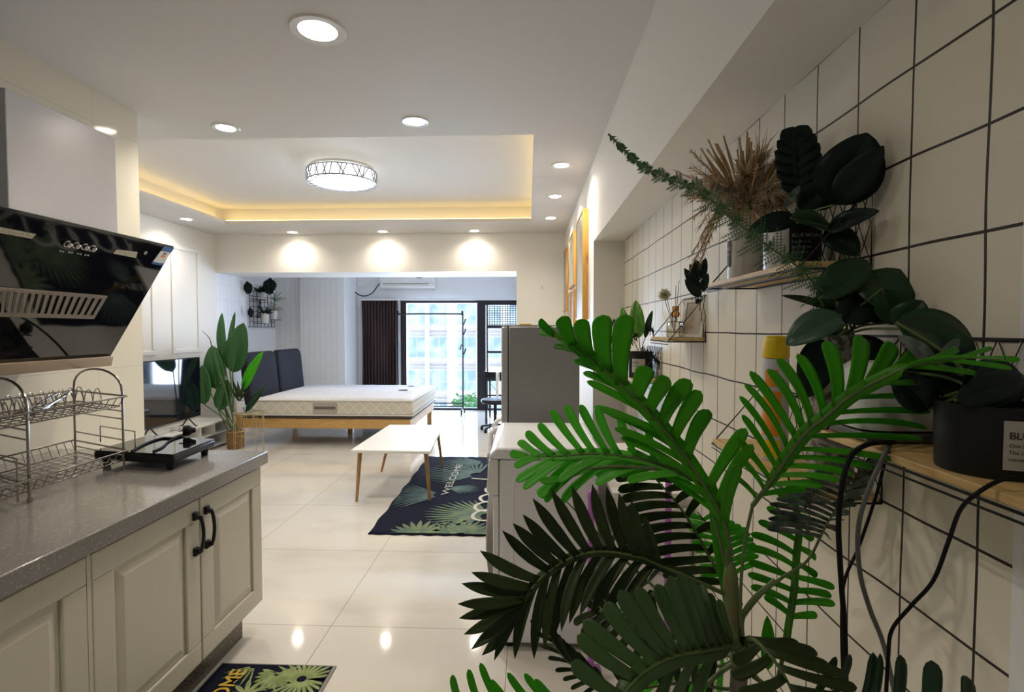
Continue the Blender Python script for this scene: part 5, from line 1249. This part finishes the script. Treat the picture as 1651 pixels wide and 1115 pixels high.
# 10 bright fronds behind the crown
frond([(1195, 975, .98), (1175, 920, 1.0), (1150, 860, 1.03), (1125, 825, 1.05)], [(.3, 1225, 905), (.42, 1222, 885), (.54, 1215, 868), (.66, 1205, 852), (.78, 1185, 842), (.9, 1160, 828)], [(.3, 1130, 930), (.45, 1122, 900), (.6, 1115, 875), (.75, 1110, 850), (.9, 1105, 830)], G['green2'], 9, 10, fill=1)
frond([(1200, 1060, .98), (1150, 1075, 1.0), (1080, 1085, 1.02), (1020, 1085, 1.04)], [(.2, 1165, 1035), (.4, 1120, 1045), (.6, 1070, 1050), (.8, 1025, 1055)], [(.2, 1160, 1118), (.4, 1110, 1125), (.6, 1060, 1125), (.8, 1010, 1115)], G['green2'], 9, 10, fill=1)
frond([(1185, 1060, .93), (1130, 1040, .97), (1060, 1010, 1.0), (990, 985, 1.03), (955, 985, 1.04)], [(.2, 1130, 985), (.4, 1075, 960), (.6, 1020, 940), (.8, 965, 940), (.95, 935, 960)], [(.2, 1110, 1085), (.4, 1050, 1070), (.6, 995, 1050), (.8, 950, 1040), (.95, 925, 1005)], G['green3'], 13, 13, fill=1)
frond([(1205, 1080, .9), (1180, 1110, .88), (1110, 1100, .86), (1030, 1110, .84), (960, 1120, .82)], [(.3, 1150, 1060), (.5, 1090, 1058), (.7, 1020, 1060), (.9, 955, 1075)], [(.3, 1140, 1150), (.6, 1050, 1160)], G['green3'], 14, 14, fill=1)
frond([(1180, 1040, .86), (1100, 985, .93), (1010, 905, .99), (940, 835, 1.05), (905, 800, 1.08)], [(.2, 1130, 960), (.35, 1090, 925), (.5, 1050, 890), (.65, 1000, 850)], [(.2, 1090, 1000), (.35, 1050, 960), (.5, 1010, 930)], G['green5'], 8, 8, fill=1)
# 11 bright tips at the bottom edge, and the dry one
frond([(1150, 1230, .80), (1000, 1190, .78), (880, 1165, .76), (760, 1170, .74)], [(.55, 862, 1094), (.60, 845, 1085), (.68, 818, 1084), (.78, 790, 1095), (.86, 774, 1068), (.93, 755, 1078), (.99, 729, 1087)], [(.6, 900, 1240), (.8, 800, 1240)], G['green1'], 12, 14, nrm=(0, -.8, .6))
frond([(1180, 1070, .84), (1090, 1130, .83), (990, 1110, .82), (910, 1060, .81), (868, 985, .80)], [(.55, 930, 1050), (.62, 912, 1035), (.7, 900, 1022), (.8, 885, 1000), (.9, 868, 985)], [(.55, 960, 1130), (.62, 920, 1110), (.7, 895, 1080), (.8, 872, 1040), (.92, 855, 1000)], G['green3'], 7, 7, fill=1)
# 12 rounded dark leaflets at the lower right
frond([(1215, 1090, .84), (1330, 1170, .72), (1420, 1190, .66), (1500, 1185, .62), (1560, 1170, .60)],
      [(.30, 1348, 1058, 13), (.38, 1371, 1054, 15), (.50, 1408, 1051, 19), (.58, 1419, 1053, 13), (.70, 1452, 1055, 22), (.82, 1502, 1064, 30), (.97, 1558, 1089, 30)],
      [(.4, 1380, 1260), (.7, 1480, 1260)], G['green6'], 20, 20, nrm=(.1, -.9, .3))
# petioles, sheath, crown and trunk
def pet(pts, r, m='stem'): MB().tube(cat([at(a, b, y=c) for a, b, c in pts], 5), r, 8).build('petiole', MT[m], palm)
for (pp, r) in (([(1192, 1030, .845), (1186, 980, .85), (1175, 930, .85), (1172, 885, .85)], .004), ([(1196, 1040, .84), (1194, 960, .83), (1200, 880, .82), (1213, 815, .82)], .0026), ([(1188, 1000, .85), (1168, 900, .86), (1140, 790, .87)], .003),
                ([(1200, 1050, .85), (1196, 1000, .84), (1215, 965, .85), (1250, 935, .86)], .0042), ([(1200, 1075, .85), (1215, 1050, .80), (1205, 1035, .77)], .0035), ([(1197, 1060, .86), (1230, 1100, .88), (1255, 1090, .90)], .003)): pet(pp, r)
MB().leaf(at(1178, 985, y=.875), at(1148, 768, y=.89), .030, (0, -1, .1), fold=.25, shape='blade', n=12).build('leaf_sheath', MT['green1'], palm, solid=.0012)
MB().leaf(at(1238, 1080, y=.86), at(1237, 992, y=.87), .024, (0, -1, .2), fold=.2, shape='ovate', n=10).build('young_leaf', MT['green1'], palm, solid=.0008)
MB().tube(cat([at(1178, 905, y=.85), at(1178, 940, y=.85), at(1181, 975, y=.85), at(1186, 1030, y=.85), at(1192, 1070, y=.85)], 6), [.004, .007, .009, .0105, .011, .0115, .012, .012, .012, .012, .012, .012, .0125]+[.0125]*12, 14).build('crown', mat('crownshaft', (.13, .18, .05), .5, noise=(30, (.16, .14, .06), .4, .6)), palm)
a_ = at(1192, 1065, y=.85); mb = MB(); N = 20; mb.tube([a_.lerp(Vector((pc.x, pc.y, .17)), k/N) for k in range(N+1)], [.013 if k % 2 else .0145 for k in range(N+1)], 14); mb.build('trunk', MT['trunk'], palm)
MB().lathe([(.09, 0), (.115, .2), (.12, .205), (.112, .205), (.10, .17), (.0001, .17)], pc, 32).build('pot', MT['potb'], palm)
